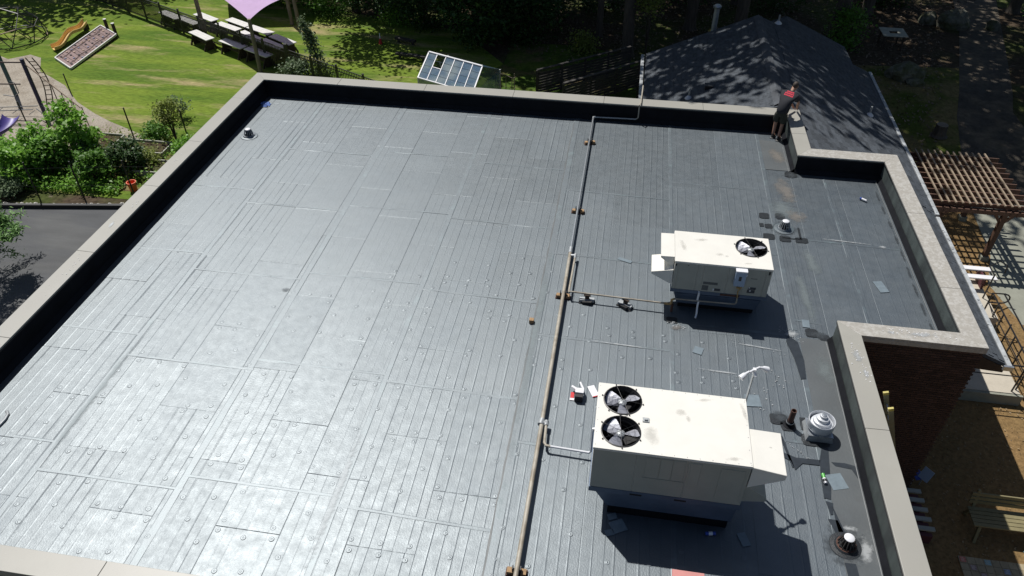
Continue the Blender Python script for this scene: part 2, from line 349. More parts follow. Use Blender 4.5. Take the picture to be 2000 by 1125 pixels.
gs('lawn',[(-70,20.9),(-12.9,20.9),(-12.9,24),(-8,31),(-6,35.2),(-9,39.2),(-16,41.0),(-22,42.4),(-30,47),(-45,52),(-70,52)],G-.006,'lawn')
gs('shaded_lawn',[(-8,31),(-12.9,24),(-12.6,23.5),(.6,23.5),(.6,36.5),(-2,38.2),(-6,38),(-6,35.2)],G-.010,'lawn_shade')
sand=[(-40,36),(-33.5,33.2),(-30.62,31.9),(-29.9,32.6),(-29.1,32.3),(-28.1,30.8),(-27.2,30.3),(-25.9,29.5),(-24.3,28.0),(-22.9,27.1),(-21.8,26.5),(-20.9,26.1),(-19.8,25.6),(-19.5,25.1),(-20.1,24.7),(-20.8,24.4),(-21.5,23.6),(-24,22.5),(-40,22.5)]
gs('play_surface',sand,G,'wood_chips')
gs('driveway',[(-60,12.6),(-60,19.9),(-21.9,19.62),(-17.5,20.3),(-12.8,20.9),(-12.8,4),(-30,-20),(-60,-20)],G,'asphalt')
gs('drive_apron',[(-15.9,16.3),(-14.5,16.6),(-12.8,16.7),(-12.8,3),(-18.9,3),(-18.9,11.5)],G+.004,'path')
gsl('mulch_ground',[(5.5,-12),(44,-12),(44,16),(18.2,19.5),(18.2,27.6),(13.8,28.0),(9.6,28.6),(5.5,28.6)],0,'mulch')
gsl('yard_dirt',[(9.0,28.3),(13.9,28.0),(14.8,33.4),(16.2,38.2),(11.2,37.8),(9.0,35)],-.004,'dirt_grass')
gsl('woodland_path',[(13.85,27.8),(18.2,27.8),(17.3,34),(18.6,38.8),(19.9,43.8),(21.5,50),(19,50),(17.6,43.4),(14.8,33.4)],.004,'path')
gsl('concrete_walk',[(12.89,22.04),(13.29,20.0),(26,18.4),(26,27.8),(13.85,27.8),(13.5,23.75)],.006,'concrete')
# edging of the drive: black kerb with a row of white stones behind it
kb=MB(); pts=[(-40,19.86),(-21.93,19.67),(-17.5,20.33),(-12.8,20.95)]
for a,b in zip(pts,pts[1:]): kb.beam((a[0],a[1],G+.07),(b[0],b[1],G+.07),.12,.15)
single('kerb',kb,'dark','low black kerb along the back edge of the asphalt drive','kerb',(-20,20,G))
sg=MB()
for a,b in zip(pts,pts[1:]):
    n=int((Vector(b)-Vector(a)).length/.16)
    for i in range(n):
        t=(i+rnd.random()*.5)/n; x=a[0]+(b[0]-a[0])*t; y=a[1]+(b[1]-a[1])*t+.14+rnd.random()*.06; r=rnd.uniform(.05,.10)
        sg.lathe([(r*.7,0),(r,r*.5),(r*.4,r)],(x,y,G),5)
single('edging_stones',sg,'stone_white','line of small white stones behind the kerb','stones',(-20,20.2,G),kind='stuff')
# wood chip crumbs and leaf litter: what nobody could count
def crumbs(name,poly,n,size,mat,z,label,cat,flat=.25):
    P=np.array(poly); lo,hi=P.min(0),P.max(0); out=[]
    x=P[:,0]; y=P[:,1]
    while len(out)<n:
        q=NR.uniform(lo,hi,(n*2,2)); ins=np.zeros(len(q),bool); j=len(P)-1
        for i in range(len(P)):
            c=((y[i]>q[:,1])!=(y[j]>q[:,1]))&(q[:,0]<(x[j]-x[i])*(q[:,1]-y[i])/(y[j]-y[i]+1e-12)+x[i]); ins^=c; j=i
        out+=list(q[ins])
    c=np.zeros((n,3)); c[:,:2]=np.array(out[:n]); c[:,2]=(np.array([gz(a,b) for a,b in out[:n]]) if z==G else z)+NR.uniform(.01,.05,n)
    me=leafmesh(name,c,size,mat,droop=0,asp=.55,up=2.5); o=bpy.data.objects.new(name,me); COL.objects.link(o)
    return tag(o,label,cat,kind='stuff')
crumbs('mulch_chips',[(8.2,5),(15.5,5),(15.5,19.5),(13.2,19.9),(12.8,26.7),(9.8,26.7)],3000,.06,'chip',GR,'pale wood chips scattered over the tan mulch beside the building','mulch')
crumbs('leaf_litter',[(-7,37.5),(0,34.5),(1,31.5),(9,31.5),(9.5,27),(13,26.5),(14,33),(17,44),(22,52),(-10,52)],9000,.13,'litter',G,'dry leaves lying on the shaded woodland floor','leaf litter')
# ------------------------------------------------------------------ the flat-roofed building
B=thing('flat_roof_building','flat roofed brick building with a black rubber roof and beige metal coping','building',(0,13,G))
OUT=[(-12.76,23.41),(5.64,23.41),(5.64,20.84),(8.06,20.84),(8.06,12.66),(5.51,12.66),(5.51,4.92),(-12.76,4.92)]
INN=[(-12.31,22.93),(5.21,22.93),(5.21,20.39),(7.63,20.39),(7.63,13.09),(5.09,13.09),(5.09,5.34),(-12.31,5.34)]
HP=.60
def shrink(poly,d):   # move each corner of the clockwise outline inwards by d
    n=len(poly); out=[]
    for i in range(n):
        a=Vector(poly[i-1]); b=Vector(poly[i]); c=Vector(poly[(i+1)%n])
        d1=(b-a).normalized(); d2=(c-b).normalized(); n1=Vector((d1.y,-d1.x)); n2=Vector((d2.y,-d2.x))
        out.append(tuple(b+n1*d+n2*d))
    return out
WO=shrink(OUT,.05); WI=shrink(INN,-.02)
mb=MB()
for i in range(8):
    j=(i+1)%8; a,b=WO[i],WO[j]
    mb.quad((*b,GR-.3),(*a,GR-.3),(*a,HP-.05),(*b,HP-.05))
wall=part('brick_wall',mb,'mortar',B)
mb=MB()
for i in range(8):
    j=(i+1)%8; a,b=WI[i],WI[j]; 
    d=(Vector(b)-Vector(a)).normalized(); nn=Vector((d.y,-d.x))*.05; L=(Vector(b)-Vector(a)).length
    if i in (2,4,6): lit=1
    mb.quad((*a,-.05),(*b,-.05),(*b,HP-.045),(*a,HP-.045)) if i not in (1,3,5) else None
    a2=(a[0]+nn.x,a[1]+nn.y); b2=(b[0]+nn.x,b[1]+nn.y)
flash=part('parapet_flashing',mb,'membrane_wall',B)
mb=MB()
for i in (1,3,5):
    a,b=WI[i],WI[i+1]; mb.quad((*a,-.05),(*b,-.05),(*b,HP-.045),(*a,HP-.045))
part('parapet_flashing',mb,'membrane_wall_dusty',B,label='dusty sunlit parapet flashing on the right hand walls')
mb=MB()
for i in range(8):     # cant of the base flashing, a sloped strip at the wall foot
    j=(i+1)%8; a,b=WI[i],WI[j]; d=(Vector(b)-Vector(a)).normalized(); nn=Vector((d.y,-d.x))
    q=[(*a,.13),(*b,.13),(b[0]+nn.x*.10,b[1]+nn.y*.10,.004),(a[0]+nn.x*.10,a[1]+nn.y*.10,.004)]
    q[0]=(a[0]+nn.x*.012,a[1]+nn.y*.012,.13); q[1]=(b[0]+nn.x*.012,b[1]+nn.y*.012,.13); mb.quad(q[1],q[0],q[3],q[2])
part('base_flashing',mb,'membrane_wall',B)
mb=MB()               # light bead of lap sealant at the foot of the dusty walls
for X,y0,y1 in ((5.10,5.34,13.0),(7.61,13.1,20.3),(5.19,20.4,21.9)):
    pts=[(X-.11+rnd.uniform(-.008,.008),y0+(y1-y0)*k/14,.012) for k in range(15)]; mb.tube(pts,.011,5)
part('lap_sealant',mb,'membrane_pale',B)
# coping: mitred ten-foot lengths of formed metal
JT=[[-9.67,-6.64,-3.61,-.60,2.60],[22.2,21.75],[],[17.74,14.64],[],[10.05,7.02],[2.1,-.93,-3.96,-6.99][1:],[6.7,9.77,12.83,15.88,18.42,21.4]]
JT[0]=[-9.67,-6.64,-3.61,-.60,2.60]; JT[6]=[1.75,-1.28,-4.31,-7.35,-10.4]; JT[1]=[21.75]
for i in range(8):
    j=(i+1)%8; o0,o1,i0,i1=map(Vector,(OUT[i],OUT[j],INN[i],INN[j])); ax=0 if abs(o1.x-o0.x)>abs(o1.y-o0.y) else 1
    js=sorted(JT[i],reverse=o1[ax]<o0[ax]); L=[None]+js+[None]
    for a,b in zip(L,L[1:]):
        sg_=1 if o1[ax]>o0[ax] else -1
        def pt(side,val,end):
            if val is None: return (side[end]).copy()
            p=side[0].copy(); p[ax]=val+(.004 if end==0 else -.004)*sg_; return p
        OA,OB,IA,IB=pt((o0,o1),a,0),pt((o0,o1),b,1),pt((i0,i1),a,0),pt((i0,i1),b,1)
        m_=MB(); zt=HP; zi=HP-.012
        m_.hexa([(*IA,HP-.055),(*IB,HP-.055),(*OB,HP-.055),(*OA,HP-.055)],[(*IA,zi),(*IB,zi),(*OB,zt),(*OA,zt)])
        m_.hexa([(*(OA+(IA-OA)*.06),HP-.17),(*(OB+(IB-OB)*.06),HP-.17),(*OB,HP-.17),(*OA,HP-.17)],[(*(OA+(IA-OA)*.06),HP-.057),(*(OB+(IB-OB)*.06),HP-.057),(*OB,HP-.057),(*OA,HP-.057)])
        c=part('coping',m_,'coping_spotted' if i in (2,3,4) else 'coping',B); bevel(c,.006,2)
mb=MB()
for i in range(8):
    j=(i+1)%8; a,b=Vector(INN[i]),Vector(INN[j]); d=(b-a).normalized(); nn=Vector((d.y,-d.x))*.006
    mb.beam((a.x-nn.x,a.y-nn.y,HP-.075),(b.x-nn.x,b.y-nn.y,HP-.075),.018,.03)
part('termination_bar',mb,'black_metal',B)
mb=MB()               # bird droppings splashed on the coping
for cx,cy,rx,ry,n in ((5.27,12.1,.13,.35,26),(5.36,11.55,.10,.25,18),(6.2,12.86,.14,.07,12),(6.85,12.88,.5,.1,40),(-12.5,15.0,.08,.2,10),(-12.55,17.0,.06,.6,9),(-12.5,12.2,.1,.7,14),(-.9,23.2,.10,.05,6)):
    for k in range(n):
        x=cx+rnd.gauss(0,rx*.6); y=cy+rnd.gauss(0,ry*.6)
        if not any(abs(x-(OUT[i][0]+INN[i][0])/2)<.2 for i in (3,5,0)) and not any(abs(y-(OUT[i][1]+INN[i][1])/2)<.2 for i in (0,4)): continue
        r=rnd.uniform(.004,.015); mb.lathe([(r,0),(r*.7,.003)],(x,y,HP+.001),6)
part('bird_droppings',mb,'white',B,kind='stuff')
# bricks of the recess wall that faces the camera
bm_=MB().box(-.097,.097,-.012,.0,-.0285,.0285).mesh('brick','brick'); hb=MB().box(-.0455,.0455,-.012,.0,-.0285,.0285).mesh('brick_half','brick')
yw=WO[4][1]; bl=.2032; ch=.0677; x0=5.52; x1=WO[4][0]
fld=MB(); nb=0
for r in range(80):
    z=HP-.19-ch*r-.035
    if z<GR-.1: break
    xs=x0+(.1016 if r%2 else 0)+ .0
    x=xs
    while x+.097<x1-.002:
        cx=x+.1
        if nb<300 and cx>5.75+ (0.0): piece('brick',bm_,wall,(cx,yw-rnd.uniform(0,.003),z)); nb+=1
        elif cx>5.6: fld.box(cx-.097,cx+.097,yw-.012-rnd.uniform(0,.004),yw,z-.0285,z+.0285)
        x+=bl
    if x1-x>.05: fld.box(x+.004,x1+.012,yw-.012,yw,z-.0285,z+.0285)
part('brick_courses',fld,'brick_field',wall,kind='stuff')
# ------------------------------------------------------------------ roof membrane
mb=MB(); mb.sheet([(-12.31,5.34),(5.12,5.34),(5.12,22.93),(-12.31,22.93)],-.007); mb.box(5.12,7.66,13.05,20.42,-.06,-.007)
RF=part('roof_membrane',mb,'membrane',B)
EX=[-12.30,-11.03,-9.86,-8.66,-7.45,-6.27,-5.09,-3.90,-2.69,-1.46,.05,1.60,3.0,4.34,5.09,6.35,7.63]
def rail(c): return 17.49 if c%2==0 else 18.72      # joint reference of each board column
for c in range(len(EX)-1):
    xa,xb=EX[c],EX[c+1]; lo,hi=(5.36,22.92) if xb<=5.2 else (13.1,20.38); right=xa>-1.5; flat=xa>4.2
    j=rail(c)+ (.1 if c in (4,6,8) else 0); step=2.435
    nx=max(6,int(round((xb-xa)/.198))); RB=[(rnd.uniform(-.02,.02),rnd.uniform(.5,1.15),rnd.uniform(.017,.034)) for _ in range(nx)]
    if right: j=(19.3,18.4,16.9,19.0)[c%4]; step=6.1
    ys=[lo]+[y for y in [j-step*k for k in range(-3,8)][::-1] if lo+.35<y<hi-.35]+[hi]
    for ya,yb in zip(ys,ys[1:]):
        st=rnd.choice((.6,.8,1.,1.2)) if not right else rnd.choice((.7,.8,.9))
        if -8.7<xa<-4 and ya>8: st*=.4
        if xa<-9.5: st*=1.35
        if right and ya>18: st*=.6
        if flat: st*=.55
        k_=.5 if right else 1.
        hs=[rnd.uniform(-.0035,.0035)*k_ for _ in range(4)]; base=rnd.uniform(-.002,.003)*k_
        prof=[(xa+.0008,-.0022),(xa+.010,0)]; wv=(xb-xa)/nx
        for k in range(1,nx):
            xc=xa+wv*k+RB[k][0]+rnd.uniform(-.004,.004); h=.0027*st*RB[k][1]*rnd.uniform(.75,1.1); wd=RB[k][2]
            prof+=[(xc-wd,0),(xc,h),(xc+wd*.7,-.0015*st)]
        prof+=[(xb-.010,0),(xb-.0015,-.0022)]
        ny=max(8,int((yb-ya)/.3)); vs=[]; n=len(prof)
        yy=[ya+.0015,ya+.010]+[ya+(yb-ya)*k/ny for k in range(1,ny)]+[yb-.010,yb-.0015]
        ph=[rnd.uniform(0,6.28) for _ in range(n)]
        for iy,y in enumerate(yy):
            tv=(y-ya)/(yb-ya); edge=iy in (0,len(yy)-1)
            for ix,(x,z) in enumerate(prof):
                tu=(x-xa)/(xb-xa); q=ph[ix//3*3] if 1<ix<n-2 else 0
                zb=base+hs[0]*(1-tu)*(1-tv)+hs[1]*tu*(1-tv)+hs[2]*tu*tv+hs[3]*(1-tu)*tv
                mod=.7+.45*math.sin(y*1.9+q); xo=.007*math.sin(y*1.3+q) if 1<ix<n-2 else 0
                vs.append((x+xo,y,(-.0022+zb*.6 if edge else zb+(z*mod if z>0 else z))))
        fs=[(iy*n+ix,iy*n+ix+1,(iy+1)*n+ix+1,(iy+1)*n+ix) for iy in range(len(yy)-1) for ix in range(n-1)]
        part('roof_panel',MB().add(vs,fs),'membrane',RF)
# lap seams of the membrane sheets
def seam(x0,y0,x1,y1,wd=.11,mat='membrane_seam',h=.0042,wob=.006):
    L=math.hypot(x1-x0,y1-y0); n=max(4,int(L/.4)); d=((x1-x0)/L,(y1-y0)/L); nn=(-d[1],d[0]); vs=[]
    for k in range(n+1):
        t=k/n; px=x0+(x1-x0)*t; py=y0+(y1-y0)*t
        for s_,z in ((-.5,.001),(-.43,h),(.43,h),(.5,.001)):
            q=s_*wd+rnd.uniform(-wob,wob); vs.append((px+nn[0]*q,py+nn[1]*q,z+rnd.uniform(0,.0015)))
    fs=[(k*4+i,k*4+i+1,k*4+i+5,k*4+i+4) for k in range(n) for i in range(3)]
    if d[0]>.5 : fs=[f for f in fs]
    part('membrane_seam',MB().add(vs,[f[::-1] if nn[0]*0+1<0 else f for f in fs]),mat,RF)
for X,wd in ((-10.15,.13),(-7.28,.15),(-4.34,.12),(1.62,.10)): seam(X,5.4,X,22.85,wd)
seam(-1.42,5.4,-1.42,22.85,.19,h=.0055,wob=.012); seam(-1.50,5.4,-1.50,22.6,.03,'membrane_pale',.007,.012)
seam(4.38,5.4,4.38,13.2,.12); seam(4.36,13.3,4.36,22.8,.12); seam(6.05,13.2,6.05,20.3,.07)
for Xa,Xb,y0 in ((-12.25,-10.2,17.0),(-10.2,-7.2,19.43),(-7.28,-4.36,19.73),(-4.3,-1.42,19.55),(-1.4,1.6,18.4),(1.66,4.3,19.3)):
    y=y0
    while y>5.6:
        seam(Xa,y,Xb,y-.08 if Xa>-4.4 else y,.06,h=.0040); y-=3.07
seam(4.45,16.95,7.5,16.85,.06); seam(4.4,13.65,5.0,13.6,.06)
# fastener plates telegraphing through the rubber
pm=MB().lathe([(.048,0),(.044,.0025),(.034,.0025),(.028,.0012),(.020,.002),(.013,.0045),(.003,.005)],(0,0,-.001),14).mesh('fastener_plate','plate_rubber',smooth=True)
pl=[]
for c in range(len(EX)-5):
    xa,xb=EX[c],EX[c+1]; j=rail(c)+(.1 if c in (4,6,8) else 0); ks=[j-2.435*k for k in range(-3,8)]
    for y in ks:
        for (fx,dy) in ((.07,.11),(.48,.1),(.9,.1),(.09,-.12),(.46,-.11),(.92,-.12),(.3,-.82),(.72,-.72),(.5,-1.25),(.12,-1.7),(.85,-1.66)):
            X=xa+(xb-xa)*fx+rnd.uniform(-.05,.05); Y=y+dy+rnd.uniform(-.05,.05)
            if rnd.random()<.18 or not(5.5<Y<22.7) or (.0<X<2.7 and 7.6<Y<9.4): continue
            pl.append((math.hypot(X,Y*.9)+(2 if X>-.3 else 0),X,Y))
pl.sort(); 
vis=[p for p in pl if p[1]>-12.2 and (p[2]>5.6)]
for d,X,Y in vis[:300]: piece('fastener_plate',pm,RF,(X,Y,.004),(rnd.uniform(-.03,.03),rnd.uniform(-.03,.03),0))
# scuffs, patches, tar and wet marks that have their own outline
def blob(cx,cy,rx,ry,rz=0,n=12,jit=.22):
    return [(cx+math.cos(rz)*rx*(1+rnd.uniform(-jit,jit))*math.cos(a)-math.sin(rz)*ry*math.sin(a),cy+math.sin(rz)*rx*math.cos(a)+math.cos(rz)*ry*(1+rnd.uniform(-jit,jit))*math.sin(a)) for a in [2*PI*k/n for k in range(n)]]
def rsq(cx,cy,rx,ry):
    q=[]
    for k in range(20):
        a=2*PI*k/20; c_,s_=math.cos(a),math.sin(a); e=.42; q.append((cx+rx*math.copysign(abs(c_)**e,c_)*(1+rnd.uniform(-.07,.07)),cy+ry*math.copysign(abs(s_)**e,s_)*(1+rnd.uniform(-.07,.07))))
    return q
def sq(cx,cy,wx,wy,rz): return [(cx+math.cos(rz)*a*wx/2-math.sin(rz)*b*wy/2,cy+math.sin(rz)*a*wx/2+math.cos(rz)*b*wy/2) for a,b in ((-1,-1),(1,-1),(1,1),(-1,1))]
for cx,cy,wx,wy,rz in ((.46,15.3,.36,.11,-.35),(6.61,15.2,.22,.42,.25),(4.58,9.18,.30,.34,.3),(2.80,7.70,.15,.26,.35),(.66,7.62,.26,.24,.5),(.55,7.80,.16,.12,.4),(.52,7.47,.15,.12,.4),(3.23,10.97,.30,.32,.1),(4.63,13.55,.16,.26,-.05),(2.18,12.28,.2,.22,-.3)):
    part('membrane_patch',MB().prism(sq(cx,cy,wx,wy,rz),.010,.016),'patch',RF)
for i,(cx,cy,rx,ry) in enumerate(((4.13,17.91,.16,.16),(4.56,17.95,.15,.17),(4.02,17.45,.07,.1),(4.20,17.42,.12,.12),(4.16,16.93,.18,.15),(4.57,16.88,.17,.15),(4.98,16.88,.19,.14),(4.75,16.92,.3,.02),(4.97,17.2,.035,.3),(3.7,10.55,.2,.16),(4.2,10.5,.12,.2),(4.72,13.25,.16,.16),(4.98,13.12,.14,.12),(5.12,20.25,.2,.18),(1.62,13.2,.15,.12),(3.86,10.40,.17,.15),(4.33,10.1,.3,.18))):
    part('tar_patch',MB().prism(rsq(cx,cy,rx*.85,ry*.85),.010,.0135),'tar',RF)
for poly in ([(4.42,9.95),(4.55,9.95),(4.52,9.5),(4.46,9.0),(4.42,8.75),(4.28,8.78),(4.3,9.2),(4.33,9.6)],[(4.30,8.72),(4.42,8.7),(4.40,8.45),(4.34,8.45)],[(4.40,8.62),(4.48,8.35),(4.58,8.0),(4.44,8.0),(4.40,8.3)],
             [(4.20,13.1),(4.36,12.9),(4.42,12.3),(4.40,11.75),(4.28,11.75),(4.22,12.4),(4.12,12.9)],[(4.56,9.62),(4.8,9.64),(5.02,9.60),(5.06,9.4),(4.98,9.28),(4.90,9.50),(4.6,9.55)],[(3.66,9.72),(3.9,9.64),(4.35,9.62),(4.33,9.5),(4.0,9.5),(3.85,9.35),(3.80,9.55),(3.64,9.64)],[(3.66,10.1),(3.72,10.1),(3.86,9.42),(3.80,9.38)],
             [(4.43,7.5),(4.62,7.5),(4.66,6.9),(4.68,5.6),(4.50,5.6),(4.46,6.9)],[(4.30,8.35),(4.46,8.35),(4.5,8.12),(4.38,8.05)]):
    part('wet_mark',MB().prism([(x+rnd.uniform(-.015,.015),y+rnd.uniform(-.02,.02)) for x,y in poly],.0125,.0155),'wet',RF)
def streak(name,pts,wd,mat,n=60,jit=.03,r=(.006,.018)):
    m_=MB()
    for k in range(n):
        t=rnd.random()*(len(pts)-1); i=int(t); f=t-i; x=pts[i][0]+(pts[i+1][0]-pts[i][0])*f+rnd.gauss(0,wd); y=pts[i][1]+(pts[i+1][1]-pts[i][1])*f+rnd.gauss(0,wd)
        rr=rnd.uniform(*r); m_.lathe([(rr,0),(rr*.7,.002)],(x,y,.0135),6)
    part(name,m_,mat,RF,kind='stuff')
streak('caulk_smear',[(3.5,10.1),(3.75,10.0),(4.0,9.8),(4.15,9.62)],.018,'residue',40,r=(.004,.011))
streak('caulk_smear',[(4.0,13.3),(4.25,13.2),(4.4,12.9)],.05,'residue',60,r=(.004,.012))
streak('caulk_smear',[(2.1,11.72),(2.6,11.66),(3.0,11.62)],.015,'residue',24,r=(.004,.011))
streak('caulk_smear',[(2.9,12.75),(3.6,12.55),(4.2,12.4)],.02,'residue',24,r=(.004,.01))
streak('caulk_smear',[(1.55,13.1),(1.9,12.95)],.04,'residue',30)
streak('bird_speckle',[(-11.5,20),(-8,16),(-4,13),(1,18),(6,17)],1.9,'residue',150,r=(.004,.012))
streak('bird_speckle',[(3.9,11.9),(3.6,11.2),(3.4,10.8)],.12,'residue',30)
def decal(name,x,y,rx,ry,rz,mat,z=.0142,parent=None):
    o=bpy.data.objects.new(name,MB().sheet([(1.3*math.cos(2*PI*k/20),1.3*math.sin(2*PI*k/20)) for k in range(20)],0).mesh(name,mat)); COL.objects.link(o); o.parent=parent or RF; f=off(parent or RF)
    o.location=(x-f[0],y-f[1],z-f[2]); o.rotation_euler=(0,0,rz); o.scale=(rx,ry,1); return o
part('pale_membrane_sheet',MB().prism([(4.42,20.45),(5.16,20.45),(5.16,22.2),(4.40,22.3)],.008,.0125),'membrane_pale',RF); part('pale_membrane_sheet',MB().prism([(4.42,5.5),(5.02,5.5),(5.02,13.05),(4.42,13.05)],.006,.0105),'membrane_pale',RF)
for i,(n_,x,y,rx,ry,rz,m_) in enumerate((('water_stain',4.85,21.3,.3,.6,.2,'soft_tan'),('rust_stain',4.85,19.3,.35,.9,.1,'soft_tan'),('rust_stain',4.7,18.3,.5,.7,.2,'soft_pale'),('water_stain',5.0,18.0,.35,.4,0,'soft_tan'),
    ('water_stain',5.1,15.9,.22,.9,.15,'soft_pale'),('water_stain',4.8,12.1,.3,.5,.1,'soft_pale'),('water_stain',4.75,14.6,.15,1.6,.05,'soft_pale'),('dirt_ring',4.59,17.36,.42,.42,0,'soft_dark'),('dirt_ring',4.50,7.85,.5,.5,0,'soft_dark'),('mineral_ring',4.82,7.8,.16,.32,-.2,'soft_white'),('mineral_ring',4.62,8.2,.2,.08,0,'soft_white'),('silt_ring',-11.67,20.0,.4,.36,0,'soft_pale'),
    ('caulk_smear',4.25,13.15,.22,.14,.2,'soft_white'),('caulk_smear',1.7,12.95,.2,.1,.4,'soft_soil'),('scuff',.5,12.2,.9,.03,-.04,'soft_white'),('scuff',2.6,11.7,.5,.035,-.05,'soft_white'),('scuff',3.5,12.6,.7,.03,-.1,'soft_white'),('scuff',6.1,17.0,.9,.03,-.06,'soft_white'),('scuff',7.0,16.9,.12,.08,0,'soft_white'),
    ('wear_streak',-1.43,12,.12,5.0,0,'soft_pale'),('wear_streak',-4.4,7.5,.10,2.0,0,'soft_white'),('wear_streak',-10.1,9.0,.10,2.5,0,'soft_pale'),('tar_blot',3.72,10.62,.25,.2,0,'soft_dark'),('tar_blot',5.15,20.2,.3,.2,0,'soft_dark'),('tar_blot',4.85,13.2,.35,.16,0,'soft_dark'),('tar_blot',-7.55,12.85,.12,.12,0,'soft_dark'))): decal(n_,x,y,rx,ry,rz,m_,.0142+i*.00007)
for (y0_,y1_,x) in ((13.4,20.0,7.42),): 
    for k in range(9): decal('dirt_line',x-.02*math.sin(k),y0_+.4+k*.7,.05,.4,0,'soft_dark',.0142)
for (x,y,rx,ry) in ((5.30,12.0,.10,.28),(5.38,11.5,.07,.2),(6.15,12.86,.12,.07),(6.75,12.88,.4,.09),(-12.55,14.0,.06,.2)): decal('bird_dropping',x,y,rx,ry,.1,'soft_white',HP+.0015)
# ------------------------------------------------------------------ rooftop plant
def fan(u,cx,cy,z,r,rot,sc=1):
    f=part('fan_well',MB().lathe([(r,0),(r*.985,-.30),(.001,-.30)],(cx,cy,z-.004),32,cap=False),'dark',u)
    part('fan_ring',MB().lathe([(r+.012,0),(r+.012,.012),(r-.004,.016),(r-.004,-.05),(r+.002,-.05),(r+.002,0)],(cx,cy,z),32,cap=False),'black_metal',f)
    for k in range(3):
        a=rot+2*PI*k/3; ca,sa=math.cos(a),math.sin(a); vs=[]
        for (t,wd0,wd1,dz) in ((.16,-.14,.16,.0),(.5,-.27,.32,.0),(.80,-.34,.44,.0),(.95,-.28,.46,.0)):
            for wq,zz in ((wd0,.055),((wd0+wd1)/2,.01),(wd1,-.055)):
                x=t*r; y=wq*r; vs.append((cx+ca*x-sa*y,cy+sa*x+ca*y,z-.075+zz*(r/.31)))
        part('fan_blade',MB().add(vs,[(i*3+j,i*3+j+1,i*3+j+4,i*3+j+3) for i in range(3) for j in range(2)]),'blade',f)
    part('fan_hub',MB().lathe([(.075,-.05),(.075,.03),(.05,.05),(.02,.055)],(cx,cy,z-.075),16),'galv_dull',f,smooth=True)
    g=MB()
    for q in (.42,.72): g.tube([(cx+r*q*math.cos(2*PI*k/28),cy+r*q*math.sin(2*PI*k/28),z+.012) for k in range(29)],.002,4,cap=False)
    for k in range(3):
        a=rot*.6+.5+PI*k/3; e=r+.035; g.tube([(cx-e*math.cos(a),cy-e*math.sin(a),z+.012),(cx,cy,z+.02),(cx+e*math.cos(a),cy+e*math.sin(a),z+.012)],.003,5)
        for s in (-1,1): g.cyl((cx+s*e*math.cos(a),cy+s*e*math.sin(a),z),.012,.02,6)
    part('fan_guard',g,'black_metal',f)
    return f
# --- the large unit
zt=1.85; x0,x1,y0,y1=.09,2.60,7.79,9.23; zb=.80
U=thing('rooftop_air_unit','large cream rooftop air conditioner with two fans at its left end','air conditioner',(1.35,8.5,0),'rooftop air conditioners')
body=MB()
body.quad((x0+.01,y1-.01,zb),(x0+.01,y0+.012,zb),(x0+.01,y0+.012,zt-.03),(x0+.01,y1-.01,zt-.03)); body.quad((x1-.01,y0+.012,zb),(x1-.01,y1-.01,zb),(x1-.01,y1-.01,zt-.03),(x1-.01,y0+.012,zt-.03))
body.quad((x1-.01,y1-.01,zb),(x0+.01,y1-.01,zb),(x0+.01,y1-.01,zt-.03),(x1-.01,y1-.01,zt-.03)); body.quad((x0+.01,y0+.014,zb),(x1-.01,y0+.014,zb),(x1-.01,y0+.014,zt-.03),(x0+.01,y0+.014,zt-.03))
part('cabinet',body,'cream',U)
fy=8.515; top=MB()
top.holeplate(x0,.95,y0,fy,.515,8.185,.318,zt); top.holeplate(x0,.95,fy,y1,.515,8.875,.318,zt); top.box(.95,x1,y0,y1,zt-.02,zt)
part('top_panel',top,'cream',U)
tr=MB(); tr.box(x0,x1,y0-.004,y0+.008,zt-.045,zt-.021); tr.box(x0-.004,x0+.008,y0+.01,y1,zt-.045,zt-.021); tr.box(x1-.008,x1+.004,y0+.01,y1,zt-.045,zt-.021); part('top_trim',tr,'cream',U)
fan(U,.515,8.185,zt,.318,.2); fan(U,.515,8.875,zt,.318,.65)
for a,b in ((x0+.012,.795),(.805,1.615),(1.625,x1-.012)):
    p=part('panel',MB().box(a,b,y0,y0+.012,zb+.02,zt-.047),'cream_shaded',U); bevel(p,.004,1)
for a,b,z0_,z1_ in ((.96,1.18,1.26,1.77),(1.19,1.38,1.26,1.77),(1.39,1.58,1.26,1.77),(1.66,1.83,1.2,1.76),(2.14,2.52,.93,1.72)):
    p=part('panel',MB().box(a,b,y0-.008,y0-.0005,z0_,z1_),'cream_shaded',U); bevel(p,.003,1)
rb=MB(); rb.beam((.93,y0-.004,1.24),(1.6,y0-.004,1.24),.01,.012); part('seam_rail',rb,'cream_shaded',U)
bs=MB(); bs.box(x0-.006,x1+.006,y0-.006,y1+.006,zb-.10,zb+.018); part('base_rail',bs,'hvac_base',U)
for a in (.78,1.52): part('fork_slot',MB().box(a,a+.2,y0-.009,y0-.006,zb-.075,zb-.035),'dark',U)
ad=MB(); ad.hexa([(x0+.33,y0+.05,.27),(x1-.06,y0+.05,.27),(x1-.06,y1-.2,.27),(x0+.33,y1-.2,.27)],[(x0+.10,y0+.02,zb-.10),(x1-.04,y0+.02,zb-.10),(x1-.04,y1-.02,zb-.10),(x0+.10,y1-.02,zb-.10)]); part('curb_adapter',ad,'hvac_base',U)
part('roof_curb',MB().box(x0+.36,x1-.09,y0+.10,y1-.24,-.02,.265),'membrane_wall',U)
hd=MB(); hx=3.12; hd.add([(x1+.004,7.80,zt-.03),(hx,7.74,zt-.05),(hx,8.60,zt-.05),(x1+.004,8.60,zt-.03),(x1+.004,7.80,1.30),(hx,7.74,1.68),(hx,8.60,1.68),(x1+.004,8.60,1.30)],[(0,1,2,3),(0,4,5,1),(1,5,6,2),(2,6,7,3),(4,7,6,5)])
h=part('rain_hood',hd,'cream',U); bevel(h,.006,1)
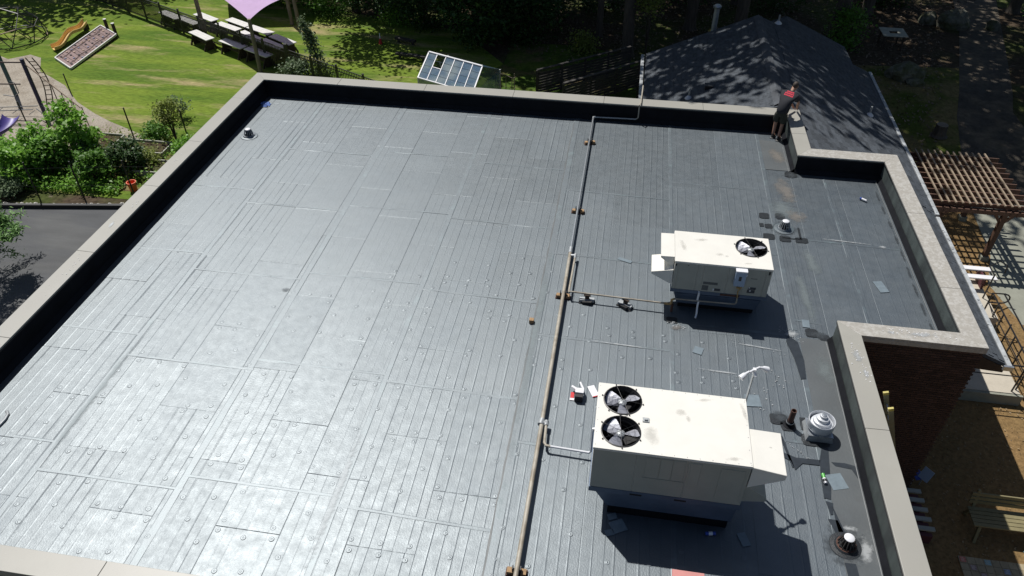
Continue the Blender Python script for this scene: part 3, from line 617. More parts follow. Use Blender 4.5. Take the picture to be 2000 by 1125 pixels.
hd=MB(); hd.add([(x1+.004,7.85,1.28),(2.98,7.85,1.02),(2.98,8.5,1.02),(x1+.004,8.5,1.28),(x1+.004,7.85,.86),(2.98,7.85,.93),(2.98,8.5,.93),(x1+.004,8.5,.86)],[(0,1,2,3),(0,4,5,1),(1,5,6,2),(2,6,7,3),(4,7,6,5)])
part('rain_hood',hd,'cream_shaded',U,label='small lower intake hood')
part('lifting_bracket',MB().box(.86,.97,8.44,8.53,zt+.001,zt+.02).box(.89,.94,8.46,8.5,zt+.02,zt+.05),'galv_dull',U)
part('cable_loop',MB().tube([(.55+.06*math.cos(a),8.53+.025*math.sin(a),zt+.012) for a in [k*.5 for k in range(12)]],.006,6),'black_metal',U)
sm_=MB()
for k in range(9): sm_.cyl((.98+k*.2,7.82,zt+.0005),.007,.004,6); sm_.cyl((.98+k*.2,9.20,zt+.0005),.007,.004,6)
for k in range(6): sm_.cyl((.12,7.86+k*.26,zt+.0005),.007,.004,6); sm_.cyl((2.57,7.86+k*.26,zt+.0005),.007,.004,6)
part('screws',sm_,'galv_dull',U,kind='stuff')
for x,y,rx,ry in ((1.5,8.75,.12,.1),(1.62,8.62,.05,.09),(1.9,9.1,.2,.05),(1.0,8.2,.15,.3),(2.3,7.9,.2,.06),(2.55,8.9,.05,.3)): decal('grime',x,y,rx,ry,.2,'soft_grime',zt+.0015,U)
# --- the small unit
zt=1.40; zb=.62; x0,x1,y0,y1=1.51,3.63,13.60,14.78
V=thing('rooftop_air_unit','smaller cream rooftop air conditioner with one fan and a disconnect box','air conditioner',(2.55,14.2,0),'rooftop air conditioners')
body=MB()
body.quad((x0+.01,y1-.01,zb),(x0+.01,y0+.012,zb),(x0+.01,y0+.012,zt-.02),(x0+.01,y1-.01,zt-.02)); body.quad((x1-.01,y0+.012,zb),(x1-.01,y1-.01,zb),(x1-.01,y1-.01,zt-.02),(x1-.01,y0+.012,zt-.02))
body.quad((x1-.01,y1-.01,zb),(x0+.01,y1-.01,zb),(x0+.01,y1-.01,zt-.02),(x1-.01,y1-.01,zt-.02)); body.quad((x0+.01,y0+.014,zb),(x1-.01,y0+.014,zb),(x1-.01,y0+.014,zt-.02),(x0+.01,y0+.014,zt-.02))
part('cabinet',body,'cream',V)
top=MB(); top.box(x0,2.75,y0,y1,zt-.02,zt); top.holeplate(2.75,x1,y0,y1,3.215,14.36,.345,zt); part('top_panel',top,'cream',V)
fan(V,3.215,14.36,zt,.345,.55)
for x,y,rx,ry in ((2.5,14.0,.12,.07),(2.65,13.95,.07,.05),(2.1,14.5,.2,.08),(3.1,13.75,.12,.04),(1.7,14.2,.08,.3)): decal('grime',x,y,rx,ry,.2,'soft_grime',zt+.0015,V)
tr=MB(); tr.box(x0,x1,y0-.004,y0+.008,zt-.04,zt-.021); tr.box(x0-.004,x0+.008,y0+.01,y1,zt-.04,zt-.021); tr.box(x1-.008,x1+.004,y0+.01,y1,zt-.04,zt-.021); part('top_trim',tr,'cream',V)
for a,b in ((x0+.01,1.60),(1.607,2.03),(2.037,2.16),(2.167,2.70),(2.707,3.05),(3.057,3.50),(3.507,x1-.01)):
    p=part('panel',MB().box(a,b,y0,y0+.012,zb+.0,zt-.042),'cream_shaded',V); bevel(p,.003,1)
for a,b,z0_,z1_,mm in ((2.20,2.52,.83,.90,'label_grey'),(2.19,2.33,.655,.80,'label_grey'),(2.47,2.60,.665,.735,'label_dark'),(3.19,3.36,.80,.865,'label_dark'),(3.18,3.35,.70,.79,'label_dark'),(3.2,3.34,1.10,1.115,'label_grey'),(1.535,1.565,1.27,1.33,'dark'),(3.55,3.585,1.25,1.34,'dark'),(1.80,1.83,1.30,1.315,'dark')):
    part('label_plate',MB().box(a,b,y0-.003,y0-.0006,z0_,z1_),mm,V)
part('warning_label',MB().box(2.435,2.465,y0-.0035,y0-.0006,.67,.73),'white',V); part('warning_label',MB().box(3.2,3.23,y0-.0055,y0-.0033,.835,.86),'white',V); part('warning_label',MB().box(3.23,3.26,y0-.0055,y0-.0033,.745,.78),'white',V)
part('data_plate',MB().box(x0-.004,x0-.0005,y0+.02,y0+.1,.7,.95),'white',V)
dx=MB(); dx.box(2.84,3.07,y0-.12,y0-.002,.94,1.34); d=part('disconnect_box',dx,'grey_plastic',V); bevel(d,.01,2)
part('box_lid',MB().box(2.83,3.08,y0-.135,y0-.002,1.342,1.372),'white_plastic',d); part('box_label',MB().box(2.92,2.98,y0-.1225,y0-.1205,1.1,1.22),'label_dark',d); part('box_handle',MB().box(3.072,3.10,y0-.07,y0-.04,1.2,1.26),'white_plastic',d)
bs=MB(); bs.box(x0-.006,x1+.006,y0-.006,y1+.006,zb-.09,zb-.001); part('base_rail',bs,'hvac_base',V)
ad=MB(); ad.hexa([(1.70,y0+.10,.14),(3.48,y0+.10,.14),(3.48,y1-.1,.14),(1.70,y1-.1,.14)],[(1.60,y0-.002,.50),(3.53,y0-.002,.50),(3.53,y1-.05,.50),(1.60,y1-.05,.50)]); ad.box(1.6,3.53,y0+.02,y1-.05,.5,.53); part('curb_adapter',ad,'hvac_base',V)
part('roof_curb',MB().box(1.75,3.45,y0+.14,y1-.12,-.02,.139),'membrane_wall',V)
for (a,b,yf,yb,zh,zl) in ((1.20,x0-.004,13.76,14.66,1.395,1.10),(1.03,x0-.004,13.42,14.10,1.03,.72)):
    if zh>1.2: vs=[(b,yf,zh),(a,yf,zh-.01),(a,yb,zh-.01),(b,yb,zh),(b,yf,zl),(a,yf,zh-.05),(a,yb,zh-.05),(b,yb,zl)]
    else: vs=[(b,yf+.2,zh+.10),(a,yf+.2,zh),(a,yb+.15,zh),(b,yb+.15,zh+.10),(b,yf+.2,zl),(a,yf+.2,zh-.06),(a,yb+.15,zh-.06),(b,yb+.15,zl)]
    p=part('rain_hood',MB().add(vs,[(0,1,2,3),(0,4,5,1),(1,5,6,2),(2,6,7,3),(4,7,6,5)]),'cream',V)
part('condensate_pipe',MB().tube([(2.15,y0-.005,.60),(2.15,y0-.06,.60),(2.14,y0-.07,.42),(2.17,y0-.09,.38),(2.16,y0-.12,.30),(2.16,y0-.22,.10),(2.14,y0-.30,.06)],.022,8),'white_plastic',V)
part('gas_valve',MB().tube([(3.03,y0-.02,.92),(3.03,y0-.05,.86),(2.98,y0-.05,.76),(3.0,y0-.05,.55)],.014,6).box(2.93,3.0,y0-.07,y0-.02,.84,.88),'brass',V)
part('burner_slot',MB().box(2.62,3.05,y0-.009,y0-.0065,.55,.61),'rust',V)
# --- gas pipe on its blocks
P=thing('gas_pipe','long gas pipe running down the roof beside both air conditioners','pipe',(-.9,14,0))
rp=.037
part('pipe_run',MB().tube([(-.95,5.36,.15),(-.93,9.6,.15),(-.92,15.25,.15)],.043,10),'pipe_paint',P,smooth=True)
part('pipe_run',MB().tube([(-.918,15.25,.15),(-.89,22.72,.15)],.031,10),'galv',P,smooth=True,label='bright galvanised upper run')
part('pipe_coupling',MB().tube([(-.92,15.2,.15),(-.92,15.42,.15)],.05,10),'galv_dull',P,smooth=True)
part('pipe_run',MB().tube([(-.89,22.72,.15),(-.86,22.76,.15),(.50,22.82,.15)],.022,8),'galv_dull',P,smooth=True)
part('pipe_riser',MB().tube([(.50,22.82,.15),(.56,22.84,.2),(.56,22.86,.64),(.60,22.95,.66),(.64,24.3,.66)],.022,8),'pipe_paint',P,smooth=True)
part('pipe_elbow',MB().tube([(-.89,22.66,.15),(-.89,22.74,.15),(-.82,22.77,.15)],.036,8),'galv_dull',P,smooth=True)
part('pipe_tee',MB().tube([(-.93,15.10,.15),(-.78,15.10,.16)],.036,8).tube([(-.78,15.16,.16),(-.78,14.98,.16)],.034,8),'galv_dull',P,smooth=True)
part('pipe_branch',MB().tube([(-.78,15.1,.16),(-.80,13.62,.20),(-.78,13.56,.22)],.026,8),'pipe_paint',P,smooth=True)
part('pipe_branch',MB().tube([(-.80,13.60,.22),(1.50,13.52,.22)],.021,8),'pipe_paint',P,smooth=True)
part('pipe_elbow',MB().tube([(1.42,13.52,.22),(1.54,13.51,.22),(1.57,13.50,.25),(1.57,13.5,.36),(1.63,13.5,.40)],.03,8),'brass',P,smooth=True)
part('pipe_branch',MB().tube([(1.60,13.5,.40),(2.96,13.52,.40),(3.0,13.53,.43),(3.0,13.54,.56)],.018,8),'pipe_paint',P,smooth=True)
part('pipe_elbow',MB().tube([(1.60,13.5,.02),(1.6,13.5,.24)],.03,8),'rust',P,smooth=True)
part('pipe_tee',MB().tube([(-.95,9.55,.15),(-.93,9.68,.15)],.062,10).tube([(-.93,9.61,.15),(-.84,9.61,.15)],.045,8).tube([(-.84,9.54,.15),(-.84,9.66,.15)],.043,8),'galv_dull',P,smooth=True)
part('pipe_branch',MB().tube([(-.84,9.6,.15),(-.82,9.12,.15),(-.78,9.06,.15),(-.7,9.05,.15)],.028,8),'pipe_paint',P,smooth=True)
part('pipe_branch',MB().tube([(-.74,9.055,.15),(.03,9.02,.15),(.07,9.02,.2),(.07,9.02,.85),(.12,9.02,.86)],.023,8),'white_plastic',P,smooth=True)
def support(loc,rz,label,tall=.10,roller=False):
    t=thing('pipe_support',label,'pipe support',(0,0,0),'pipe supports')
    part('block',MB().box(-.16,-.06,-.05,.05,0,.085),'wood',t,local=True); part('block',MB().box(.07,.16,-.055,.05,0,.085),'wood',t,local=True)
    part('base_pad',MB().box(-.18,.18,-.07,.07,0,.02),'rust',t,local=True)
    part('cradle',MB().box(-.07,.07,-.03,.03,.02,tall).box(-.075,-.055,-.035,.035,.02,tall+.08).box(.055,.075,-.035,.035,.02,tall+.08),'black_metal',t,local=True)
    t.location=loc; t.rotation_euler=(0,0,rz)
support((-.88,21.2,.006),.3,'pipe support nearest the back parapet under the bright pipe',)
support((-.90,17.28,.006),0,'wooden block support halfway up the bright galvanised pipe')
support((-.93,13.62,.006),0,'pipe support where the branch leaves the main gas pipe')
support((-.95,6.48,.006),0,'wooden pipe support at the bottom edge of the picture')
def sleeper(loc,rz,label):
    t=thing('pipe_support',label,'pipe support',(0,0,0),'pipe supports')
    part('block',MB().box(-.17,.17,-.06,.05,.012,.085),'galv_dull',t,local=True); part('base_pad',MB().box(-.19,.19,-.10,.07,0,.012),'black_metal',t,local=True)
    part('block',MB().hexa([(-.12,-.11,.012),(.1,-.14,.012),(.12,-.08,.012),(-.1,-.07,.012)],[(-.12,-.11,.06),(.1,-.14,.09),(.12,-.08,.09),(-.1,-.07,.06)]),'black_metal',t,local=True)
    part('cradle',MB().box(-.05,.05,-.025,.025,.085,.2).box(-.08,.08,-.03,.03,.17,.195),'wood_dark',t,local=True)
    t.location=loc; t.rotation_euler=(0,0,rz)
sleeper((-.36,13.56,.006),.05,'grey block support under the thin branch pipe next to the main')
sleeper((.54,13.53,.006),-.5,'twisted black block support under the branch pipe nearest the small unit')
t=single('wood_block',MB().box(-1.60,-1.50,12.58,12.68,.006,.10),'wood','loose little wooden block lying left of the gas pipe','block',(-1.55,12.63,0))
# --- roof drains
def drain(loc,label,rust=False):
    t=thing('roof_drain',label,'drain',(0,0,0),'roof drains')
    part('clamp_ring',MB().lathe([(.27,0),(.26,.012),(.19,.02),(.17,.045),(.13,.05),(.12,.02)],(0,0,0),24),'membrane_seam' if not rust else 'tar',t,smooth=True,local=True)
    dm=MB()
    for k in range(14):
        a=2*PI*k/14; c_,s_=math.cos(a),math.sin(a); dm.tube([(.145*c_,.145*s_,.03),(.135*c_,.135*s_,.09),(.105*c_,.105*s_,.20),(.09*c_,.09*s_,.245)],.010,5)
    part('strainer',dm,'galv_dull' if not rust else 'wire',t,local=True)
    part('strainer_ring',MB().lathe([(.165,.03),(.165,.055),(.13,.055),(.13,.03)],(0,0,0),22,cap=False),'galv' if not rust else 'rust',t,local=True)
    part('strainer_cap',MB().lathe([(.085,.235),(.087,.25),(.07,.262),(.02,.266)],(0,0,0),20),'white_plastic',t,smooth=True,local=True)
    part('strainer_core',MB().cyl((0,0,.02),.085,.2,12),'dark',t,local=True)
    t.location=loc; return t
drain((-11.67,20.0,.004),'roof drain with a white cap in the far left corner of the roof')
drain((4.59,17.36,.004),'roof drain with a white cap ringed by dark tar patches')
drain((4.50,7.85,.004),'rusty roof drain near the bottom right beside the wet streak',True)
# --- vent stack, exhaust fan, lamp
t=thing('vent_stack','brown open topped vent pipe standing beside the exhaust fan','vent pipe',(3.88,10.42,0))
part('pipe',MB().lathe([(.055,0),(.055,.44),(.043,.44),(.043,.25)],(3.88,10.42,0),16,cap=False),'rust',t,smooth=True); part('boot',MB().lathe([(.13,0),(.11,.015),(.075,.03),(.072,.13),(.06,.135)],(3.88,10.42,.006),16),'membrane_wall',t,smooth=True); part('clamp',MB().lathe([(.076,.10),(.076,.125)],(3.88,10.42,0),16),'galv_dull',t); part('inside',MB().cyl((3.88,10.42,.24),.043,.005,14),'dark',t)
t=thing('exhaust_fan','round grey spun metal exhaust fan near the right wall','exhaust fan',(4.40,10.30,0))
c=(4.40,10.30,0)
part('curb',MB().hexa([(4.14,10.07,0),(4.66,10.07,0),(4.66,10.56,0),(4.14,10.56,0)],[(4.18,10.10,.14),(4.62,10.10,.14),(4.62,10.52,.14),(4.18,10.52,.14)]),'galv_dull',t)
part('base_flange',MB().box(4.17,4.63,10.08,10.53,.14,.165),'galv',t)
part('wind_band',MB().lathe([(.215,.19),(.245,.24),(.25,.40),(.242,.41),(.232,.40),(.228,.25),(.20,.20)],c,30,cap=False),'spun',t,smooth=True)
part('shroud',MB().lathe([(.20,.30),(.205,.335),(.165,.345),(.16,.40),(.12,.415),(.112,.47),(.075,.485),(.065,.53),(.03,.54)],c,26),'spun',t,smooth=True)
part('hub_cap',MB().lathe([(.05,.52),(.05,.545),(.02,.55)],c,12),'galv',t)
part('throat',MB().lathe([(.21,.165),(.21,.30)],c,24),'galv',t); part('hook',MB().box(4.36,4.44,10.05,10.08,.165,.2),'galv_dull',t)
t=thing('floodlight_pole','twin white floodlights on a thin pole behind the large air unit','floodlight',(2.62,9.30,0))
part('pole',MB().tube([(2.62,9.28,.5),(2.61,9.26,2.50)],.022,8),'galv',t); part('bracket',MB().tube([(2.52,9.20,2.52),(2.61,9.26,2.54),(2.70,9.32,2.55)],.02,8).box(2.585,2.635,9.23,9.29,2.46,2.56),'white_plastic',t)
for (sx,sy,dx,dy,lb) in ((2.52,9.20,-.12,-.10,None),(2.70,9.32,.12,.03,None)):
    part('lamp_head',MB().tube([(sx,sy,2.54),(sx+dx*.5,sy+dy*.5,2.53),(sx+dx*.6,sy+dy*.6,2.52),(sx+dx*1.15,sy+dy*1.15,2.48)],[.020,.024,.042,.055],12),'white_plastic',t,smooth=True)
part('sensor',MB().tube([(2.61,9.25,2.5),(2.64,9.20,2.44)],.03,8),'white_plastic',t)
# --- loose things on the roof
t=thing('tool_caddy','open black and white caddy of tools beside the large air unit','tool box',(-.27,10.45,.006))
part('bin',MB().box(-.36,-.20,10.38,10.47,.006,.16),'black_metal',t); part('lid',MB().box(-.36,-.19,10.475,10.60,.05,.19),'white',t)
part('paper_roll',MB().tube([(-.34,10.62,.12),(-.44,10.70,.10)],.03,8),'white',t); part('paper_roll',MB().tube([(-.20,10.6,.16),(-.28,10.80,.14)],.022,8),'white',t); part('red_strip',MB().box(-.45,-.38,10.46,10.62,.006,.02),'red',t); part('sheet',MB().box(-.46,-.37,10.40,10.46,.006,.018),'white',t)
t=thing('paper_carton','flattened white carton lying against the large air unit','carton',(.02,10.7,.006))
part('flap',MB().prism(sq(.0,10.72,.15,.30,.45),.010,.02),'white',t); part('red_edge',MB().prism(sq(.06,10.58,.12,.02,.45),.0205,.023),'red',t)
def can(loc,rz,mats,label,cat,L=.17,r=.034,standing=False):
    t=thing('drink_can' if cat=='can' else 'bottle',label,cat,(0,0,0)); a=0
    for i,(m_,l) in enumerate(mats): part(['can_body','can_label','can_end','neck'][i%4],MB().tube([(0,a,r),(0,a+l,r)],[r*(.8 if (i==0 or i==len(mats)-1) else 1),r],12),m_,t,smooth=True,local=True); a+=l
    t.location=loc; t.rotation_euler=(0,0,rz)
can((4.36,9.08,.012),.1,[('alu',.03),('black_metal',.06),('white',.02),('green_can',.10)],'black and green drink can on the dark wet streak','can')
can((7.02,19.06,.012),.9,[('white',.12),('alu',.02),('blue',.05)],'small white and blue tube lying on the recessed roof','bottle')
can((2.15,7.69,.012),-1.4,[('blue',.05),('white',.07),('blue',.05)],'blue and white bottle in the shade of the large air unit','bottle')
m_=MB(); n=9; vs=[]
for i in range(n):
    for j in range(n): vs.append((-12.08+(i-4)*.045+rnd.uniform(-.02,.02),22.22+(j-4)*.05+rnd.uniform(-.02,.02),.012+abs(rnd.gauss(0,.03))*(1 if 0<i<n-1 and 0<j<n-1 else .1)))
fs=[(i*n+j,(i+1)*n+j,(i+1)*n+j+1,i*n+j+1) for i in range(n-1) for j in range(n-1) if not((i<2 and j<3) or (i>5 and j>5) or (i>6 and j<2))]
single('rag',m_.add(vs,fs),'rag','crumpled blue rag in the far left corner of the roof','rag',(-12.08,22.22,0))
single('foam_board',MB().box(1.58,2.1,6.62,6.93,.012,.05),'pink','pink foam board just showing at the bottom edge below the large unit','board',(1.8,6.8,0))
single('conduit_hoop',MB().tube([(-11.62,7.9,.03),(-11.55,7.85,.03),(-11.48,7.95,.03),(-11.47,8.12,.03),(-11.5,8.25,.03),(-11.58,8.32,.03)],.03,8),'galv_dull','grey hooped scrap of pipe at the left edge of the roof','pipe',(-11.5,8.1,0),smooth=True)
# --- ladder standing in the recess outside the wall
t=thing('extension_ladder','yellow tipped extension ladder leaning up outside the right hand wall','ladder',(7.4,10.6,GR))
for Y in (10.84,10.43):
    part('stile',MB().beam((7.40,Y,GR),(5.575,Y,.74),.035,.09,(1,0,0)),'ladder',t); part('stile_cap',MB().beam((5.575,Y,.74),(5.553,Y,.80),.045,.1,(1,0,0)),'yellow',t)
for k in range(17):
    f=.04+k*.057; p=Vector((7.40,10.84,GR)).lerp(Vector((5.575,10.84,.74)),f); part('rung',MB().tube([p,(p.x,10.43,p.z)],.016,6),'alu',t)
# ------------------------------------------------------------------ shingled house behind and beside
H=thing('shingled_house','house wing with a dark shingled gable roof behind the flat roof','building',(5,24,G))
def zr(x): return .70-.44*abs(x-5.08)
mb=MB()   # walls
mb.box(1.25,9.4,23.5,31.2,GR-.2,-1.45); mb.box(8.02,9.2,15.0,23.5,GR-.2,-1.4)
part('wall',mb,'siding',H)
def slope(name,a,b,c,d):   # eave near, eave far, ridge far, ridge near -> thick slab
    m_=MB(); q=[Vector(p) for p in (a,b,c,d)]; m_.hexa([(p.x,p.y,p.z-.10) for p in q],[tuple(p) for p in q]); return part(name,m_,'shingle_field',H)
# right slope as three boards of one plane: beside the recess, beside the near wall, the open gable
R1=slope('roof_slope',(9.70,14.4,zr(9.70)),(9.76,20.86,zr(9.76)),(8.09,20.86,zr(8.09)),(8.09,14.4,zr(8.09)))
R2=slope('roof_slope',(9.80,20.87,zr(9.80)),(10.03,31.9,zr(10.03)),(5.66,31.8,zr(5.66)),(5.66,20.87,zr(5.66)))
R3=slope('roof_slope',(5.659,23.43,zr(5.659)),(5.659,31.8,zr(5.659)),(5.08,31.7,.70),(5.02,23.43,.675))
L1=slope('roof_slope',(5.02,23.43,.675),(5.08,31.7,.70),(.80,31.7,zr(.80)),(.74,23.43,zr(.74)))
R4=slope('roof_slope',(9.36,31.92,zr(9.36)-.03),(9.36,33.9,zr(9.36)-.03),(6.64,33.9,zr(6.64)-.03),(6.5,31.85,zr(6.5)-.03))
L4=slope('roof_slope',(6.5,31.85,zr(6.5)-.03),(6.64,33.9,zr(6.64)-.03),(4.6,33.9,-.9),(4.4,31.85,-.9))
# shingles: courses run along Y, tabs 0.30 long, exposure 0.14; nearest ones singly
sh=MB(); sh.add([(-.075,-.148,.0),(.078,-.148,.004),(.078,.148,.004),(-.075,.148,.0),(-.075,-.148,-.008),(.078,-.148,-.010),(.078,.148,-.010),(-.075,.148,-.008)],[(0,1,2,3),(4,7,6,5),(0,4,5,1),(1,5,6,2),(2,6,7,3),(3,7,4,0)])
shm=sh.mesh('shingle','shingle'); ang=math.atan(.44)
def rowsR(x0,x1,y0,y1):
    out=[]; k=0; x=9.98-.08
    while x>x0:
        if x<x1:
            y=y0+.15+(.15 if k%2 else 0)
            while y<y1-.15: out.append((x,y)); y+=.303
        x-=.145; k+=1
    return out
pos=[p for p in rowsR(5.75,9.80,20.95,31.5)]; pos.sort(key=lambda p:(abs(p[1]-23.2)+abs(p[0]-7.0)*.9))
fl=MB()
def shin(m_,x,y,sgn,dz):
    c_,s_=math.cos(ang),math.sin(ang); vs=[]
    for (a,b,c) in sh.v: vs.append((x+sgn*(a*c_+c*s_),y+b,zr(x)+dz-a*s_+c*c_))
    m_.add(vs,sh.f)
n=0
for x,y in pos:
    if n<300 and y>20.9: piece('shingle',shm,R2,(x,y,zr(x)+.016+rnd.uniform(-.002,.003)),(0,ang,0)); n+=1
    else: shin(fl,x,y,1,.016+rnd.uniform(-.003,.004))
for x,y in rowsR(8.16,9.66,14.45,20.8): shin(fl,x,y,1,.016+rnd.uniform(-.003,.004))
part('shingle_courses',fl,'shingle_field',R2,kind='stuff')
fl=MB(); k=0; x=.92
while x<4.85:
    y=23.6+(.15 if k%2 else 0)
    while y<31.5: shin(fl,x,y,-1,.016+rnd.uniform(-.003,.004)); y+=.303
    x+=.145; k+=1
part('shingle_courses',fl,'shingle_field',L1,kind='stuff')
k=0; y=23.5
while y<31.5:   # ridge cap pieces
    x=5.02+.06*(y-23.43)/7.8
    part('ridge_cap',MB().add([(x-.17,y,zr(x-.17)+.045),(x,y,.745),(x+.17,y,zr(x+.17)+.045),(x-.17,y+.245,zr(x-.17)+.055),(x,y+.245,.757),(x+.17,y+.245,zr(x+.17)+.055)],[(0,1,4,3),(1,2,5,4)]),'ridge',H); y+=.245
g=MB(); g.box(.60,.73,23.45,31.75,-1.36,-1.25); part('gutter',g,'gutter',H)
part('gutter',MB().beam((9.77,14.32,zr(9.72)-.03),(9.84,20.8,zr(9.8)-.03),.11,.10),'gutter',H); part('gutter',MB().beam((9.88,20.95,zr(9.82)-.03),(10.10,31.9,zr(10.03)-.03),.11,.10),'gutter',H)
part('gutter_end',MB().box(9.62,9.84,14.26,14.32,zr(9.7)-.10,zr(9.7)+.03),'galv',H)
part('fascia',MB().add([(8.05,14.38,zr(8.05)-.1),(9.72,14.38,zr(9.72)-.1),(9.72,14.38,zr(9.72)-.26),(8.05,14.38,-1.5)],[(0,3,2,1)]),'wood_dark',H)
part('soffit',MB().box(8.05,9.7,14.5,20.8,-1.52,-1.5),'wood_dark',H)
part('downpipe',MB().tube([(10.05,31.0,zr(10)-.1),(9.9,31.0,-1.7),(9.5,31.0,-2.0),(9.5,31.0,-4.2)],.04,8),'white',H)
part('flue_pipe',MB().tube([(3.6,33.2,-1.6),(3.6,33.2,.40)],.115,14),'galv_dull',H,smooth=True); part('flue_cap',MB().lathe([(.17,.40),(.18,.47),(.10,.54)],(3.6,33.2,0),16),'galv',H,smooth=True)
for (x,y,hh) in ((2.36,26.05,.32),(8.9,26.7,.30),(6.0,32.0,.3)):
    v=part('roof_vent',MB().lathe([(.15,0),(.14,.03),(.06,.10),(.045,.12)],(x,y,zr(x)+.0),14),'alu',H,smooth=True); part('vent_tube',MB().lathe([(.035,.05),(.035,.05+hh)],(x,y,zr(x)),10),'galv_dull',v)
v=part('roof_vent',MB().box(2.9,3.17,26.25,26.5,zr(2.9)-.02,zr(3.15)+.08),'black_metal',H); part('vent_hood',MB().box(2.88,3.19,26.23,26.52,zr(3.15)+.081,zr(3.15)+.1),'label_dark',v)
# ------------------------------------------------------------------ landing, ramp, rails beside the house
L=thing('entry_landing','raised pale concrete landing under the eave on the right','landing',(10,17,G))
part('slab',MB().box(8.82,11.10,15.35,18.38,G,G+.36),'concrete_light',L); part('slab',MB().box(8.82,11.50,18.385,20.5,G,G+.40),'concrete_light',L,label='upper slab with the white benches')
part('kerb_wall',MB().box(8.85,11.16,15.27,15.345,G-.02,G+.34),'concrete',L)
place(L,10.70,18.19)
def rail_set(name,label,posts,top,mids,z0,at_):
    t=thing(name,label,'handrail',(*posts[0][:2],z0),'black handrails on the landing')
    for (x,y) in posts: part('post',MB().tube([(x,y,z0),(x,y,z0+.92)],.022,6),'black_metal',t)
    part('top_rail',MB().tube(top,.022,6),'black_metal',t)
    for m_ in mids: part('mid_rail',MB().tube(m_,.016,6),'black_metal',t)
    return place(t,*at_)
z0=G+.36
def loop(x,y,z,l=.62): return [(x,y,z),(x+l*.55,y+.01,z)]+[(x+l*.55+.17*math.sin(a),y+.005-.005*math.cos(a),z-.17+.17*math.cos(a)) for a in [k*PI/6 for k in range(7)]]+[(x,y,z-.34)]
rail_set('handrail','long black handrail with a looped end along the outer edge of the landing',[(11.03,18.42),(11.03,17.5),(11.03,16.6),(11.03,15.5)],[(11.03,15.5,z0+.92),(11.03,18.42,z0+.92)]+loop(11.03,18.42,z0+.92)[1:],[[(11.03,15.5,z0+.58),(11.03,18.42,z0+.58)]],z0,(11.80,19.71,-4.215))
rail_set('handrail','second black rail running parallel outside the looped one',[(11.36,18.45),(11.36,17.5),(11.36,16.6),(11.36,15.5)],[(11.36,18.45,z0+.90),(11.36,15.3,z0+.90)],[[(11.36,18.45,z0+.5),(11.36,15.3,z0+.5)]],G+.02,(12.15,19.74,-4.58))
rail_set('handrail','short black handrail beside the white benches',[(11.35,19.3)],[(11.35,19.3,z0+.92),(11.35,19.75,z0+.92),(11.75,20.05,z0+.92),(11.95,19.95,z0+.86),(11.95,19.9,z0+.6)],[[(11.0,18.42,z0+.9),(11.2,18.9,z0+.55),(11.35,19.3,z0+.35)]],z0+.04,(12.14,20.65,-4.172))
rail_set('handrail','black rail across the near end of the landing',[(9.3,15.42),(10.9,15.42)],[(9.0,15.42,z0+.92),(11.0,15.42,z0+.92)],[[(9.0,15.42,z0+.55),(11.0,15.42,z0+.55)]],z0,(9.95,16.50,-4.215))
t=thing('bench','low bench of two white boards on the upper landing','bench',(11,20.1,z0))
for y in (20.25,19.82): part('seat_board',MB().box(9.6,11.75,y-.09,y+.10,G+.78,G+.82),'white',t)
for x in (9.9,11.4): part('support',MB().box(x,x+.06,19.75,20.32,G+.40,G+.775),'maroon',t)
place(t,11.77,21.50,-4.215)
# ------------------------------------------------------------------ pergola
T=thing('pergola','brown timber pergola with an open lattice top beside the house','pergola',(11.2,23.2,G))
zt=-1.2
for x in (10.35,12.3):
    for y in (21.95,24.3):
        part('post',MB().box(x-.075,x+.075,y-.075,y+.075,G,zt-.36),'pergola',T); part('post_base',MB().box(x-.12,x+.12,y-.12,y+.12,G-.02,G+.16),'concrete',T)
        for s_ in (-1,1):
            part('brace',MB().beam((x,y,zt-.95),(x+s_*.42,y,zt-.42),.05,.09),'pergola',T)
for x in (10.35,12.3):
    for dx in (-.10,.10): part('beam',MB().box(x+dx-.022,x+dx+.022,21.45,24.85,zt-.36,zt-.20),'pergola',T)
for k in range(10):
    y=21.62+k*.335; part('rafter',MB().box(9.78,12.78,y-.02,y+.02,zt-.19,zt-.045),'pergola',T)
for k in range(12):
    x=10.12+k*.2045; part('purlin',MB().box(x-.024,x+.024,21.5,24.85,zt-.04,zt-.001),'pergola_top',T)
for y in (21.53,24.75):
  for dy in (-.05,.05): part('cross_beam',MB().box(9.9,12.7,y+dy-.02,y+dy+.02,zt-.34,zt-.20),'pergola',T)
nb_=MB()
for k in range(10):
    y=21.62+k*.335
    for x in (10.35,12.3):
        for dx in (-.1,.1): nb_.prism([(x+dx-.055,y+.03),(x+dx+.055,y+.03),(x+dx+.03,y+.15),(x+dx-.03,y+.15)],zt-.20,zt-.195)
part('beam_top',nb_,'pergola_top',T)
place(T,11.98,24.82)
# ------------------------------------------------------------------ right foreground on the mulch
t=thing('park_bench','slatted timber bench half in shade at the lower right','bench',(9.6,11.2,G))
for k in range(5): part('seat_slat',MB().box(8.62,10.6,10.93+k*.105,11.02+k*.105,G+.43,G+.465),'bench_slat',t)
for k in range(3): part('back_slat',MB().box(8.62,10.6,11.47+k*.02,11.50+k*.02,G+.55+k*.11,G+.64+k*.11),'bench_slat',t)
for x in (8.75,10.4):
    part('leg',MB().beam((x,10.95,G+.42),(x-.02,10.82,G),.06,.07),'bench_slat',t); part('leg',MB().beam((x,11.4,G+.42),(x,11.58,G),.06,.07),'bench_slat',t); part('rail',MB().box(x-.03,x+.03,10.93,11.45,G+.37,G+.425),'bench_slat',t); part('back_post',MB().beam((x,11.46,G+.4),(x,11.56,G+.92),.05,.06),'bench_slat',t)
place(t,10.27,11.98)
t=thing('paver_board','square patch of painted paving tiles at the lower right corner','paving',(9.2,9.6,G))
